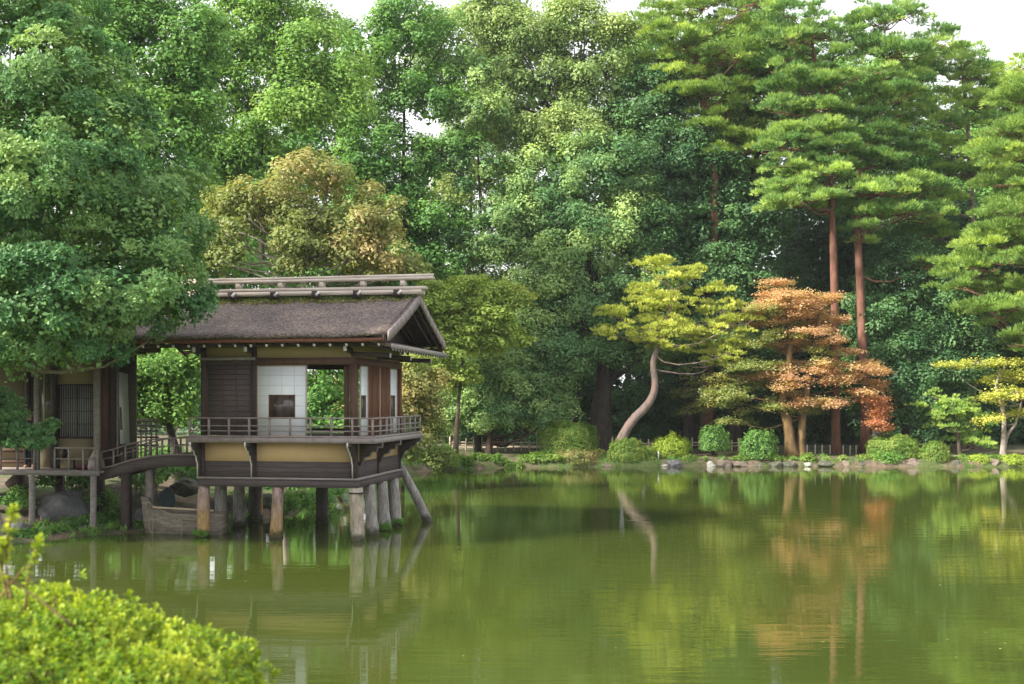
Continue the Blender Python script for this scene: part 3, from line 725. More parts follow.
tree('broadleaf_tree', 'green tree backing the slender grey-brown pine', 76,
     [(950, 130, 45, 40), (1000, 115, 45, 45), (940, 190, 50, 45), (1010, 190, 60, 50), (970, 240, 60, 45), (1050, 130, 50, 60)], 'green', 'trunk_dark', 975, .3, puff=.9, leaf=.2, cover=1.3, gaps=.2, core=.6, limbs=12, cn=(.5, .3, .4))

# ---- pines
pine('pine_tree', 'tallest pine, crown of yellow-green top pads beside the central broad tree', 66, [(706, 450), (712, 300), (714, 170), (703, 100), (693, 40), (690, 5)],
     [(-8, 670, 745), (14, 640, 765), (34, 625, 775), (54, 645, 770), (76, 650, 765), (98, 660, 765), (122, 680, 775), (145, 700, 770)], 'pine_light', tr=.34, hw=(15, 26), hh=(6, 10), cb=.4)
pine('pine_tree', 'dark green pine leaning left between the two tall red pines', 68, [(735, 450), (738, 300), (745, 210), (756, 160), (765, 90), (770, 20)],
     [(8, 725, 790), (30, 710, 800), (55, 730, 805), (80, 730, 800), (108, 715, 800), (140, 710, 800), (172, 700, 795), (205, 720, 800)], 'pine', 'trunk_brown', tr=.32, hw=(15, 26), hh=(7, 11))
pine('pine_tree', 'tall pine with a straight bare red trunk behind the orange maple', 63, [(836, 447), (835, 330), (832, 200), (828, 120), (815, 60), (810, 25)],
     [(20, 765, 830), (36, 760, 850), (54, 765, 850), (72, 760, 850), (90, 765, 855), (108, 760, 855), (126, 765, 855), (144, 760, 850), (162, 770, 850), (180, 760, 845), (196, 770, 850)], 'pine', tr=.27, hw=(16, 27), hh=(7, 11), cb=.5)
pine('pine_tree', 'tall pine with a bare red trunk and a long branch reaching right', 63.5, [(866, 447), (862, 330), (857, 210), (862, 150), (880, 100), (885, 30)],
     [(22, 850, 920), (42, 850, 950), (62, 845, 925), (86, 840, 925), (108, 850, 925), (135, 845, 900), (160, 845, 890), (188, 840, 925), (210, 840, 950), (236, 850, 890)], 'pine', tr=.3, hw=(16, 27), hh=(7, 11), cb=.5,
     manual=[(940, 35, 20, 5), (905, 12, 12, 8), (868, 8, 10, 9), (925, 60, 18, 5), (870, 225, 22, 7, -1), (935, 262, 20, 7), (905, 150, 30, 8), (930, 185, 26, 8)])
pine('pine_tree', 'slender grey-brown pine standing behind at the right, airy crown', 66, [(972, 450), (972, 320), (972, 210), (968, 130), (962, 70), (958, 58)],
     [(62, 930, 985), (78, 905, 1010), (98, 940, 1015), (120, 900, 1015), (145, 895, 960), (170, 930, 1000), (200, 900, 960), (225, 900, 965)], 'pine', 'trunk_pinegrey', tr=.24, hw=(15, 24), hh=(6, 9), cb=.6)
pine('pine_tree', 'layered pine with broad sunlit pads filling the right edge', 60, [(1050, 450), (1048, 300), (1040, 180), (1042, 80), (1044, 40)],
     [(60, 1010, 1075), (95, 1000, 1075), (125, 985, 1080), (152, 975, 1085), (180, 985, 1085), (208, 975, 1090), (236, 960, 1090), (262, 950, 1090), (288, 940, 1090), (315, 955, 1090), (340, 985, 1090)], 'pine_light', tr=.32, hw=(18, 30), hh=(8, 12), cb=.35)
pine('pine_tree', 'yellow-green garden pine with a curved trunk leaning over the bank', 60.6, [(612, 446), (629, 425), (649, 403), (655, 385), (653, 362), (660, 342), (666, 322), (674, 290)],
     [], 'pine_yellow', 'trunk_pinegrey', tr=.29, ln=.2, wd=.035, k=8, lump=.32, cb=.3,
     manual=[(655, 272, 20, 9), (640, 290, 22, 8), (675, 285, 24, 9), (690, 275, 12, 7), (620, 312, 22, 7), (650, 308, 24, 8), (690, 303, 28, 9), (715, 300, 22, 9),
             (606, 332, 12, 5), (635, 328, 28, 7), (668, 325, 22, 8, -.5), (705, 322, 30, 10), (728, 318, 18, 10), (735, 330, 22, 10, .4), (660, 342, 16, 5, -.4), (684, 332, 16, 6, -.8), (640, 338, 14, 5), (665, 298, 16, 7, -.8), (690, 340, 22, 8, .4), (700, 355, 30, 9, .5), (740, 345, 20, 8, .5)])
pine('pine_tree', 'small low green garden pine beside the right sandy path', 61.8, [(960, 452), (958, 435), (955, 420), (953, 405)],
     [], 'pine', 'trunk_brown', tr=.12, ln=.2, wd=.035, k=8, lump=.3, cb=.7,
     manual=[(952, 402, 22, 7), (935, 412, 20, 6), (968, 408, 18, 7), (950, 420, 26, 7), (975, 425, 18, 8), (955, 436, 22, 7), (975, 440, 16, 6), (985, 415, 12, 6)])
# flat layered trees with small leaves
def layered(name, label, Y, trunks, pads, lk, tk, tr, leaf=.13, dens=1., cat='tree', split=None, group='trees around the pond', thick=1.0):
    s = Y/F; p0 = trunks[0][0]; bx = (p0[0]-512)/F*Y; bz = hz(bx, Y)-.15; o3 = np.array([bx, Y, bz])
    root = empty(name, o3); tag(root, label, cat, group)
    tb = MB(); paths = []
    for i, tk_ in enumerate(trunks):
        tp = [W(a, b, Y+(.15*i)) for a, b in tk_]; tp[0][2] = bz-.1
        pth = smooth_path(tp, 14); r = np.linspace(1, .25, 14)*tr*(1 if i == 0 else .8); r[0] *= 1.5; r[1] *= 1.15
        tb.tube(pth-o3, r, 9, .06); paths.append(pth)
    groups = {}
    for pd in pads:
        px, py, a, b = pd[:4]; dy = pd[4] if len(pd) > 4 else rng.uniform(-.6, .6); key = pd[5] if len(pd) > 5 else lk
        groups.setdefault(key, []).append((*W(px, py, Y+dy), a*s, a*s*.85, b*s))
    for key, lst in groups.items():
        mb = MB()
        if split:
            new = []
            for pd in lst:
                for _ in range(split):
                    o_ = rng.uniform(-1, 1, 3)*np.array([pd[3]*.7, pd[4]*.6, pd[5]*1.6]); f_ = rng.uniform(.32, .62)
                    new.append((pd[0]+o_[0], pd[1]+o_[1], pd[2]+o_[2], pd[3]*f_, pd[4]*f_, pd[5]*.8))
            lst = new
        for ip, pd in enumerate(lst):
            c = np.array(pd[:3]); r = np.array(pd[3:6])
            ns = max(6, int(PI*r[0]*r[1]/(PI*.3**2)*1.5)); u = rng.random(ns)**.5; th = rng.random(ns)*2*PI
            sc = c+np.stack([u*np.cos(th)*r[0], u*np.sin(th)*r[1], rng.uniform(-1, 1, ns)*r[2]*.7*thick-(u**2)*r[2]*.7], 1)
            nl = int(40*dens*Q*(.13/leaf)**2); idx = np.repeat(np.arange(ns), nl); n = len(idx)
            dd = rng.normal(size=(n, 3))*np.array([.24, .24, .09*thick])
            out = np.stack([np.cos(th), np.sin(th), th*0-.2], 1)[idx]
            P = sc[idx]+dd
            N = np.array([0, 0, 1.])+unit(n)*.55+out*.25
            leaves(mb, P, N, leaf, .7, (.45+.3*rng.uniform(-1, 1, ns))[idx]+.15*rng.uniform(-1, 1))
            if (split and ip % 4) or key == 'maple_red': continue
            pth = paths[rng.integers(len(paths))]
            k = int(np.clip(np.searchsorted(pth[:, 2], c[2]-.3*abs(c[0]-pth[8, 0])), 4, 13))
            limb(tb, pth[k]-o3, c-o3, tr*(.2 if not split else .12), .015, .1)
            for q in sc[rng.choice(ns, min(4, ns), replace=False)]: limb(tb, c-o3, q-o3, .03, .01, .1, 4, 5)
        mb.v = [v-o3 for v in mb.v]; mb.build('crown', L[key], root)
    tb.build('trunk', M[tk], root, smooth=True)
    return root
layered('maple_tree', 'orange and green maple with a divided ochre trunk on the far bank', 61, [[(792, 450), (788, 425), (782, 400), (790, 350), (785, 300)], [(800, 450), (802, 425), (806, 395), (815, 350), (820, 310)]],
    [(785, 288, 22, 5), (765, 297, 26, 6), (800, 296, 30, 6), (775, 308, 34, 6, 0, 'maple_green'), (815, 306, 24, 6), (748, 316, 18, 5), (800, 318, 36, 6), (830, 300, 14, 5), (835, 322, 18, 5),
     (775, 330, 30, 6, 0, 'maple_green'), (815, 333, 32, 6), (845, 342, 20, 5), (745, 340, 18, 5, 0, 'maple_green'), (785, 347, 30, 6), (825, 352, 26, 6, .3, 'maple_green'),
     (760, 358, 28, 6, 0, 'maple_green'), (735, 370, 30, 7, 0, 'maple_green'), (800, 366, 34, 6), (845, 368, 28, 6), (868, 364, 16, 5), (775, 380, 32, 6), (830, 382, 32, 6), (865, 385, 20, 5), (745, 388, 34, 7, 0, 'maple_green'),
     (800, 394, 34, 6), (715, 385, 22, 6, .2, 'maple_green'), (850, 396, 24, 4), (725, 402, 26, 5, .3, 'maple_green'), (770, 404, 26, 5, .3, 'maple_green'), (735, 416, 20, 4, .5, 'maple_green'), (815, 408, 20, 4, .3, 'maple_green'),
     (874, 402, 9, 3, -.4, 'maple_red'), (881, 411, 7, 3, -.4, 'maple_red'), (876, 419, 5, 3, -.4, 'maple_red'), (882, 426, 3, 2, -.4, 'maple_red')],
    'maple', 'trunk_ochre', .34, leaf=.12, cat='maple tree', dens=1.25, thick=.9, split=4)
layered('cloud_pruned_tree', 'tree with flat yellow-green tiers and a forked pale trunk at the right edge', 60.2, [[(1002, 452), (1004, 430), (1002, 405), (996, 385), (1005, 365)], [(1003, 450), (1006, 438), (1015, 425), (1018, 415), (1022, 400)]],
    [(975, 362, 22, 4), (950, 364, 16, 3.5), (1008, 362, 24, 5), (1000, 378, 22, 5), (1030, 372, 30, 6), (1015, 392, 30, 6), (990, 398, 14, 5), (1040, 392, 30, 6), (995, 418, 16, 6), (1020, 412, 22, 5), (1050, 412, 24, 6)],
    'pad_yellow', 'trunk_pale', .16, leaf=.12)
layered('small_tree', 'thin tree with pinkish brown leaves left of the maple', 64, [[(700, 448), (702, 420), (698, 395), (700, 370)]],
    [(690, 392, 18, 6), (712, 400, 16, 6), (695, 408, 18, 5), (700, 378, 16, 5)], 'maple_green', 'trunk_brown', .12, leaf=.12)

# distant woods beyond the garden, only a mass of leaves
def woods():
    mb = MB(); B = []
    for x in np.arange(-45, 60, 4.2):
        y = rng.uniform(88, 94)
        h = rng.uniform(3.5, 6.5)
        if -8 < x < -2: h = 4
        B.append((x, y, h*.6, 3.4, 2.5, h*.75))
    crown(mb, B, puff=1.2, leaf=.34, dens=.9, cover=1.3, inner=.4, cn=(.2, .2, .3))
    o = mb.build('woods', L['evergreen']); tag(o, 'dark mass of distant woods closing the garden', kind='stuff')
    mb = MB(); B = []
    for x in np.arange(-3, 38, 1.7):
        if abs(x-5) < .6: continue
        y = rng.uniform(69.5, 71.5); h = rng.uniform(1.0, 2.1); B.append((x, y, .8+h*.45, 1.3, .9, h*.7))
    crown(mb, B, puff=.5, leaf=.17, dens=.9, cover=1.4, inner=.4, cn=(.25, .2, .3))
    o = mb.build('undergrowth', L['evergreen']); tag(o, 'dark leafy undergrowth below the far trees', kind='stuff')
woods()

# ------------------------------------------------------------------ clipped shrubs
def shrub(label, px, top, bot, hwp, Y, lk, leaf=.075, rough=.05, name='clipped_shrub', group='clipped shrubs along the far bank', shape=1.0, dens=1.0, stems=False):
    s = Y/F; x = (px-512)*s; g = hz(x, Y); zt = CH-(top-HZ)*s; zb = min(CH-(bot-HZ)*s, g+.1)
    zb = max(zb, g-.4)
    root = empty(name, (x, Y, zb)); tag(root, label, 'shrub', group)
    H = zt-zb; rx = hwp*s; ry = rx*.85
    # dome: radius as function of height
    n = int(dens*Q*3.0*(2*PI*rx*H+PI*rx*ry)/(leaf*leaf*.6)*.9)
    d = unit(n); d[:, 2] = np.where(d[:, 2] < -.35, -d[:, 2], d[:, 2])
    sg = np.sign(d[:, 2])*np.abs(d[:, 2])**shape
    lump = 1+rough*1.9*vnoise(d*2.4+x, 1, 3)+rough*1.6*vnoise(d*8+x, 1, 4)+(rng.random(n) < .03)*rng.uniform(0, .12, n)
    r = (1-.2*rng.random(n)**1.3)*lump
    P = np.stack([d[:, 0]*rx, d[:, 1]*ry, .38*H+sg*H*.62], 1)*r[:, None]
    P[:, 2] = np.maximum(P[:, 2], 0.02)
    N = norm(d+np.array([0, 0, .3])+unit(n)*.6)
    mb = MB(); cv = .45+.3*vnoise(P, 2.2, 6)+.15*rng.uniform(-1, 1, n)
    leaves(mb, P, N, leaf, .6, cv); mb.build('leafy_dome', L[lk], root)
    tb = MB()
    for _ in range(9):
        e = d[rng.integers(n)]; limb(tb, (rng.uniform(-.15, .15)*rx, rng.uniform(-.1, .1), 0), (e[0]*rx*.8, e[1]*ry*.8, H*.35+abs(e[2])*H*.45), .03, .01, .1, 5, 5)
    tb.build('stem', M['trunk_brown'], root)
    return root
shrub('largest wide green dome of clipped foliage left of the sandy gap', 568, 421, 458, 30, 61.4, 'azalea', shape=.8)
shrub('low dull brown-green mound at the water in front of the largest dome', 576, 449, 470, 27, 60.2, 'azalea_dull', rough=.12, leaf=.09)
shrub('small tuft of fresh green between the large dome and the dull mound', 577, 443, 458, 10, 61.0, 'azalea', rough=.15)
shrub('round green mound beside the foot of the curved yellow pine', 627, 438, 469, 20, 60.2, 'azalea', rough=.07)
shrub('smaller green mound leaning against the round one by the curved pine', 645, 446, 468, 14, 60.3, 'azalea', rough=.09)
shrub('yellow topped clipped mound right of the curved pine', 670, 435, 460, 18, 61.2, 'azalea_yellow', rough=.09)
shrub('narrow green shrub tucked behind the yellow topped mound', 684, 440, 458, 9, 61.8, 'azalea', rough=.1)
shrub('bright green loose ball, smaller and farther back of the two', 714, 427, 454, 15.5, 61.6, 'ball_green', leaf=.11, rough=.1, group='bright green round shrubs')
shrub('bright green loose ball, larger one close to the maple trunk', 759, 431, 463, 18, 60.3, 'ball_green', leaf=.11, rough=.1, group='bright green round shrubs')
shrub('broad flattened clipped dome below the red maple twigs', 893, 434, 462, 27, 61.0, 'azalea', shape=.8, rough=.06)
shrub('weedy bright green growth under the broad flattened dome', 888, 453, 467, 14, 59.9, 'weed', leaf=.12, rough=.25)
shrub('small clipped dome hanging over the water left of the right path', 934, 441, 467, 15.5, 60.0, 'azalea', rough=.07)
shrub('low grassy green cushion at the water in front of the right path', 978, 455, 467, 13, 59.9, 'azalea_yellow', rough=.12)
shrub('low grassy green cushion at the right edge below the forked pale trunk', 1014, 455, 467, 17, 59.9, 'azalea_yellow', rough=.12)
shrub('dark green shrub at the left end of the low bamboo fence', 440, 446, 471, 20, 57.0, 'weed', leaf=.12, rough=.2)

# shoreline weeds and grass
def weeds():
    mb = MB(); n = 0
    ts = []
    pts = WATER[10:21]
    for a, b in zip(pts[:-1], pts[1:]):
        ln = np.linalg.norm(b-a); m = int(ln*16)
        t = rng.random(m); p = a+(b-a)*t[:, None]; nrm = np.array([-(b-a)[1], (b-a)[0]])/ln
        off = rng.uniform(0, 1.6, m)**1.5; p = p+nrm*off[:, None]
        g = vnoise(np.column_stack([p, p[:, 0]*0]), .55, 8) > -.15
        ts.append(p[g])
    # left bank below the house
    m = 260; ts.append(np.column_stack([rng.uniform(-13.5, -7.5, m), rng.uniform(28, 33, m)]))
    p = np.concatenate(ts); p = p[sdist(p[:, 0], p[:, 1]) > -.1]
    z = height(p[:, 0], p[:, 1]); P = np.column_stack([p, np.maximum(z, 0)])
    k = 14; idx = np.repeat(np.arange(len(P)), k); nn = len(idx)
    d = unit(nn); d[:, 2] = np.abs(d[:, 2])+.6; d = norm(d); l = rng.uniform(.06, .26, nn)[:, None]
    al = d; pos = P[idx]+rng.normal(size=(nn, 3))*np.array([.07, .07, .02])+al*l*.5
    N = norm(np.cross(al, unit(nn))); b = norm(np.cross(N, al)); V = np.empty((nn, 4, 3))
    V[:, 0] = pos-al*l*.5; V[:, 2] = pos+al*l*.5; V[:, 1] = pos+b*.016; V[:, 3] = pos-b*.016
    mb.add(V.reshape(-1, 3), np.arange(nn*4).reshape(-1, 4), attrs={'leafv': rng.random(nn), 'clumpv': rng.random(len(P))[idx]})
    o = mb.build('grass', L['weed']); tag(o, 'grass and weeds along the water edge', kind='stuff')
    # leafy ground plants under the house
    mb = MB(); B = []
    for px, py, Y, r in ((70, 528, 30.2, 14), (90, 522, 30.6, 12), (50, 533, 29.6, 12), (112, 520, 31.6, 16), (22, 500, 30.8, 16), (45, 480, 32.4, 14), (100, 500, 32.4, 14), (80, 480, 33.5, 20), (135, 530, 31.4, 10), (20, 540, 28.3, 16), (150, 480, 34, 14), (160, 470, 36, 20), (120, 468, 36, 20), (300, 500, 35.2, 16), (318, 498, 36.5, 16), (285, 505, 34.5, 14), (335, 490, 39, 10), (150, 455, 40, 14), (185, 462, 37, 16), (200, 475, 36, 14), (135, 480, 35, 12), (240, 500, 35, 16), (170, 452, 41, 12)):
        B.append((*W(px, py, Y), r*Y/F, .4, r*Y/F*.7))
    crown(mb, B, puff=.22, leaf=.085, dens=.8, cover=1.5, cn=(.4, .3, .4))
    o = mb.build('ground_plants', L['green']); tag(o, 'green leafy plants among the rocks under the house', kind='stuff')
    mb = MB(); B = []
    for px in np.concatenate([np.arange(446, 560, 8), np.arange(690, 1020, 17)]):
        px = px+rng.uniform(-4, 4); Y = (57.6 if px < 470 else 58.7 if px < 520 else 59.3) if px < 600 else 59.9; rr = rng.uniform(.16, .42)*(1 if px < 600 else .7); x = (px-512)/F*Y
        B.append((x, Y, hz(x, Y)+rr*.25, rr*1.5, rr, rr*.8))
    crown(mb, B, puff=.2, leaf=.1, dens=.9, cover=1.6, cn=(.4, .4, .4), core=.3)
    o = mb.build('bank_plants', L['azalea']); tag(o, 'low ragged plants growing along the far bank', kind='stuff')
weeds()

# ------------------------------------------------------------------ rocks
def rock(label, px, py, Y, rx, rz, mat='rock', ry=None, group=None, seed=0, sq=1.0, name='rock'):
    """py: lowest visible row; rx, rz half width and height in px"""
    s = Y/F; x = (px-512)*s; z0 = CH-(py-HZ)*s
    u = 44; v = 26; th = np.linspace(0, 2*PI, u, endpoint=False); ph = np.linspace(-PI/2, PI/2, v)
    T, Ph = np.meshgrid(th, ph); D = np.stack([np.cos(Ph)*np.cos(T), np.cos(Ph)*np.sin(T), np.sin(Ph)], -1).reshape(-1, 3)
    r = 1+.32*vnoise(D*1.3, 1, seed+20)+.2*np.abs(vnoise(D*2.7, 1, seed+40))-.1+.09*vnoise(D*6, 1, seed+60)+.05*vnoise(D*15, 1, seed+80)
    # facets
    for k in range(9):
        nrm = unit(1)[0]; lim = rng.uniform(.72, .95); pr = (D*r[:, None])@nrm
        r = np.where(pr > lim, r*lim/np.maximum(pr, 1e-6), r)
    V = D*r[:, None]*np.array([rx*s, (ry or rx*.8)*s, rz*s*1.15])
    V[:, 2] += rz*s*.45
    i = np.arange(v-1)[:, None]*u; j = np.arange(u)[None, :]; k = (j+1) % u
    q = np.stack([i+j, i+k, i+u+k, i+u+j], -1).reshape(-1, 4)
    o = MB().add(V, q).build(name, M[mat]); o.location = (x, Y, z0)
    tag(o, label, 'rock', group); return o
rk = rock
rk('big blue-grey boulder under the veranda, between its two stilts', 64, 523, 31.4, 28, 20, 'rock', seed=1)
rk('low reddish stone at the foot of the big boulder', 66, 530, 30.4, 11, 6, 'rock_red', seed=2)
rk('dark boulder left of the big one, partly behind the near stilt', 22, 516, 31.8, 15, 15, 'rock', seed=3)
rk('reddish block deep in shade under the veranda at the left', 18, 486, 33.2, 12, 9, 'rock_red', seed=4)
rk('dark wet stone at the foot of the large tree trunk', 20, 536, 29.2, 14, 9, 'rock', seed=5)
rk('broad brown-grey boulder behind the bow of the wooden boat', 133, 528, 32.0, 22, 20, 'rock_moss', seed=6)
rk('flat brown slab rock under the bridge start', 108, 502, 33.5, 22, 12, 'rock_red', seed=7)
rk('dark teal rounded stone standing just above the wooden boat', 167, 505, 31.9, 9, 11, 'rock_teal', seed=8)
rk('mossy boulder at the far side of the bridge near the pavilion', 186, 492, 34.5, 16, 9, 'rock_moss', seed=9)
rk('pale stone on the bank seen beneath the bridge railing', 180, 470, 38, 12, 8, 'rock_moss', seed=10)
rk('small wet stone at the water left of the boat bow', 118, 535, 30.6, 9, 4, 'rock', seed=11)
rk('small light stone at the water by the dark bridge post', 133, 535, 30.6, 6, 3.5, 'rock_pale', seed=12)
rk('grey boulder behind the pillars under the pavilion', 225, 520, 33.2, 22, 16, 'rock_moss', seed=13)
rk('dark boulder at the rear corner under the pavilion', 262, 515, 34.6, 18, 14, 'rock_moss', seed=14)
for i, (px, py, Y, rx, rz, mt, lab) in enumerate((
 (44, 534, 29.4, 8, 5, 'rock', 'small grey stone at the water left of the near stilt'),
 (84, 533, 30.0, 9, 5, 'rock_moss', 'mossy stone at the water between the two pale stilts'),
 (104, 533, 30.4, 8, 6, 'rock', 'grey angular stone right of the pale stilt at the water'),
 (142, 525, 31.6, 10, 10, 'rock', 'upright grey stone right behind the boat bow'),
 (98, 512, 32.4, 9, 8, 'rock_red', 'brownish stone in shade behind the right pale stilt'))):
    rk(lab, px, py, Y, rx, rz, mt, seed=90+i)
far_rocks = [ # px, py, rx, rz, material, what it is by
 (444, 470, 7, 4, 'rock_moss', 'mossy stone at the water right of the olive leaved tree'),
 (466, 469, 8, 3.5, 'rock', 'low grey stone in front of the left end of the bamboo fence'),
 (500, 468, 7, 3, 'rock_moss', 'low mossy stone below the leaning trunk of the dark tree'),
 (535, 469, 9, 3.5, 'rock_moss', 'wide mossy stone between the leaning tree and the dull mound'),
 (558, 470, 5, 3, 'rock_pale', 'small pale stone at the left foot of the dull brown mound'),
 (570, 470, 7, 3, 'rock', 'grey stone below the middle of the dull brown mound'),
 (590, 469, 5, 3, 'rock', 'grey stone below the right side of the dull brown mound'),
 (606, 469, 6, 4, 'rock_red', 'reddish stone at the water end of the sandy gap'),
 (634, 469, 2.6, 3.2, 'rock_pale', 'small white upright stone below the round mound'),
 (621, 470, 4, 2, 'rock', 'tiny grey stone left of the small white upright stone'),
 (652, 468, 6, 3, 'rock_pale', 'pale stone below the smaller leaning mound'),
 (664, 468, 5, 3, 'rock_pale', 'pale stone below the yellow topped mound'),
 (675, 468, 9, 6, 'rock', 'largest grey boulder at the water below the yellow topped mound'),
 (688, 469, 4, 2.4, 'rock_pale', 'small pale stone just right of the largest grey boulder'),
 (695, 468, 3.5, 2.6, 'rock_pale', 'round pale stone between the two bright green balls'),
 (711, 468, 6, 4, 'rock_pale', 'pale stone in the water below the smaller bright green ball'),
 (723, 467, 8, 5, 'rock_red', 'brown stone below the gap between the bright green balls'),
 (740, 467, 8, 4, 'rock_red', 'brown stone left of the larger bright green ball'),
 (757, 468, 7, 3, 'rock_moss', 'mossy stone under the larger bright green ball'),
 (775, 467, 7, 4, 'rock_moss', 'mossy stone just right of the larger bright green ball'),
 (790, 467, 8, 4, 'rock_moss', 'mossy stone below the divided ochre trunk'),
 (801, 459, 4, 4, 'rock_pale', 'white stone lying on the bank at the foot of the ochre trunk'),
 (787, 461, 5, 3, 'rock', 'grey stone on the bank just left of the white stone'),
 (808, 467, 5, 3, 'rock_pale', 'pale stone at the water right of the ochre trunk'),
 (826, 467, 9, 5, 'rock_moss', 'long mossy stone below the row of white stakes'),
 (846, 467, 8, 4, 'rock_red', 'brown stone at the water below the last white stakes'),
 (862, 467, 7, 4, 'rock_moss', 'mossy stone left of the weedy growth'),
 (912, 466, 8, 5, 'rock_red', 'brown stone between the flattened dome and the small dome'),
 (954, 467, 7, 4, 'rock_moss', 'mossy stone just right of the small clipped dome'),
 (994, 466, 6, 5, 'rock_red', 'brown stone between the two grassy cushions'),
 (877, 438, 6, 7, 'rock', 'rounded grey stone standing behind the flattened dome'),
]
for i, (px, py, rx, rz, mt, lab) in enumerate(far_rocks):
    Y = 60.0 if py > 462 else 61.6
    if px < 460: Y = 56.9
    elif px < 560: Y = 58.9 if px < 520 else 59.3
    elif py > 462: Y = 59.45 if px < 620 else 59.55
    rk(lab, px, py, Y, rx, rz, mt, seed=30+i, group='stones along the far bank')

# ------------------------------------------------------------------ bamboo fences, stakes
def fence(label, px0, px1, Y, z_top=1.5, step=7.6, two=True):
    s = Y/F; x0 = (px0-512)*s; x1 = (px1-512)*s; g = (hz(x0, Y)+hz(x1, Y))/2
    root = empty('bamboo_fence', (x0, Y, g)); tag(root, label, 'fence', 'low bamboo fences on the far bank')
    n = int((px1-px0)/step)+1
    for zz in ((.34, .5) if two else (.4,)):
        mb = MB(); pts = [(t*(x1-x0), .03*math.sin(t*9), zz+.02*math.sin(t*14+zz)) for t in np.linspace(0, 1, 12)]
        mb.tube(pts, .042, 6); mb.build('rail', M['bamboo'], root)
    for i in range(n):
        x = i/(max(n-1, 1))*(x1-x0); h = rng.uniform(.66, .92)
        mb = MB(); mb.tube([(x, -.05, -.25), (x+rng.uniform(-.03, .03), -.05, h)], .045, 7); mb.build('post', M['bamboo'], root)
fence('long low bamboo fence in front of the dense dark green tree', 450, 553, 64.0)
fence('short bamboo fence piece just left of the curved pine trunk', 596, 612, 64.2, step=5)
fence('short bamboo fence piece just right of the curved pine trunk', 640, 656, 64.2, step=7)
fence('short bamboo fence piece between the two bright green balls', 692, 745, 64.6, step=6.5)
for i, px in enumerate((815, 822, 830, 837, 843, 850, 856, 807)):
    Y = 62.8; x = (px-512)/F*Y
    o = MB().tube([(0, 0, -.2), (0.01, 0, .45), (.012, 0, .5)], [.045, .04, .02], 7).build('stake', M['stake']); o.location = (x, Y, hz(x, Y)+.05)
    tag(o, 'short whitish stake in the row between the maple and the red pines', 'stake', 'row of short whitish stakes')
o = MB(); s_ = 60.9
x = W(658, 0, 60.2)[0]; o.box(-.035, .035, -.03, .03, 0, .45); o = o.build('marker_post', M['stake']); o.location = (x, 60.0, .35)
tag(o, 'tiny white marker post beside the yellow topped mound', 'marker')

# far shed with a blue roof and far pale wall, seen between the trunks
def shed():
    c = W(745, 0, 78); g = hz(c[0], 78); r = empty('garden_shed', (c[0], 78, g)); tag(r, 'small brown shed with a blue roof far behind, between the bright green balls', 'shed')
    mb = MB().box(-1.2, 1.2, -1, 1, 0, 2.3); mb.build('wall', M['shed_wall'], r)
    mb = MB().prism([(-1.4, 2.3), (1.4, 2.3), (1.4, 2.42), (0, 3.1), (-1.4, 2.42)], 'x', -1.5, 1.5); mb.build('roof', M['blue_roof'], r)
    MB().box(-.4, .4, -1.03, -1.0, 0, 1.9).build('door', M['lacquer'], r)
shed()

# ------------------------------------------------------------------ the pavilion (local frame)
A = math.radians(10); ca, sa = math.cos(A), math.sin(A); OX, OY = -4.0, 28.2
def lw(lx, ly): return OX+ca*lx+sa*ly, OY-sa*lx+ca*ly
def LX(px, ly):
    k = (px-512)/F; return (k*(OY+ca*ly)-OX-sa*ly)/(ca+sa*k)
def LZ(py, lx, ly): return CH-(py-HZ)/F*lw(lx, ly)[1]
def LYof(px, lx):      # depth on a plane of constant lx
    k = (px-512)/F; return (k*(OY-sa*lx)-OX-ca*lx)/(sa-ca*k)

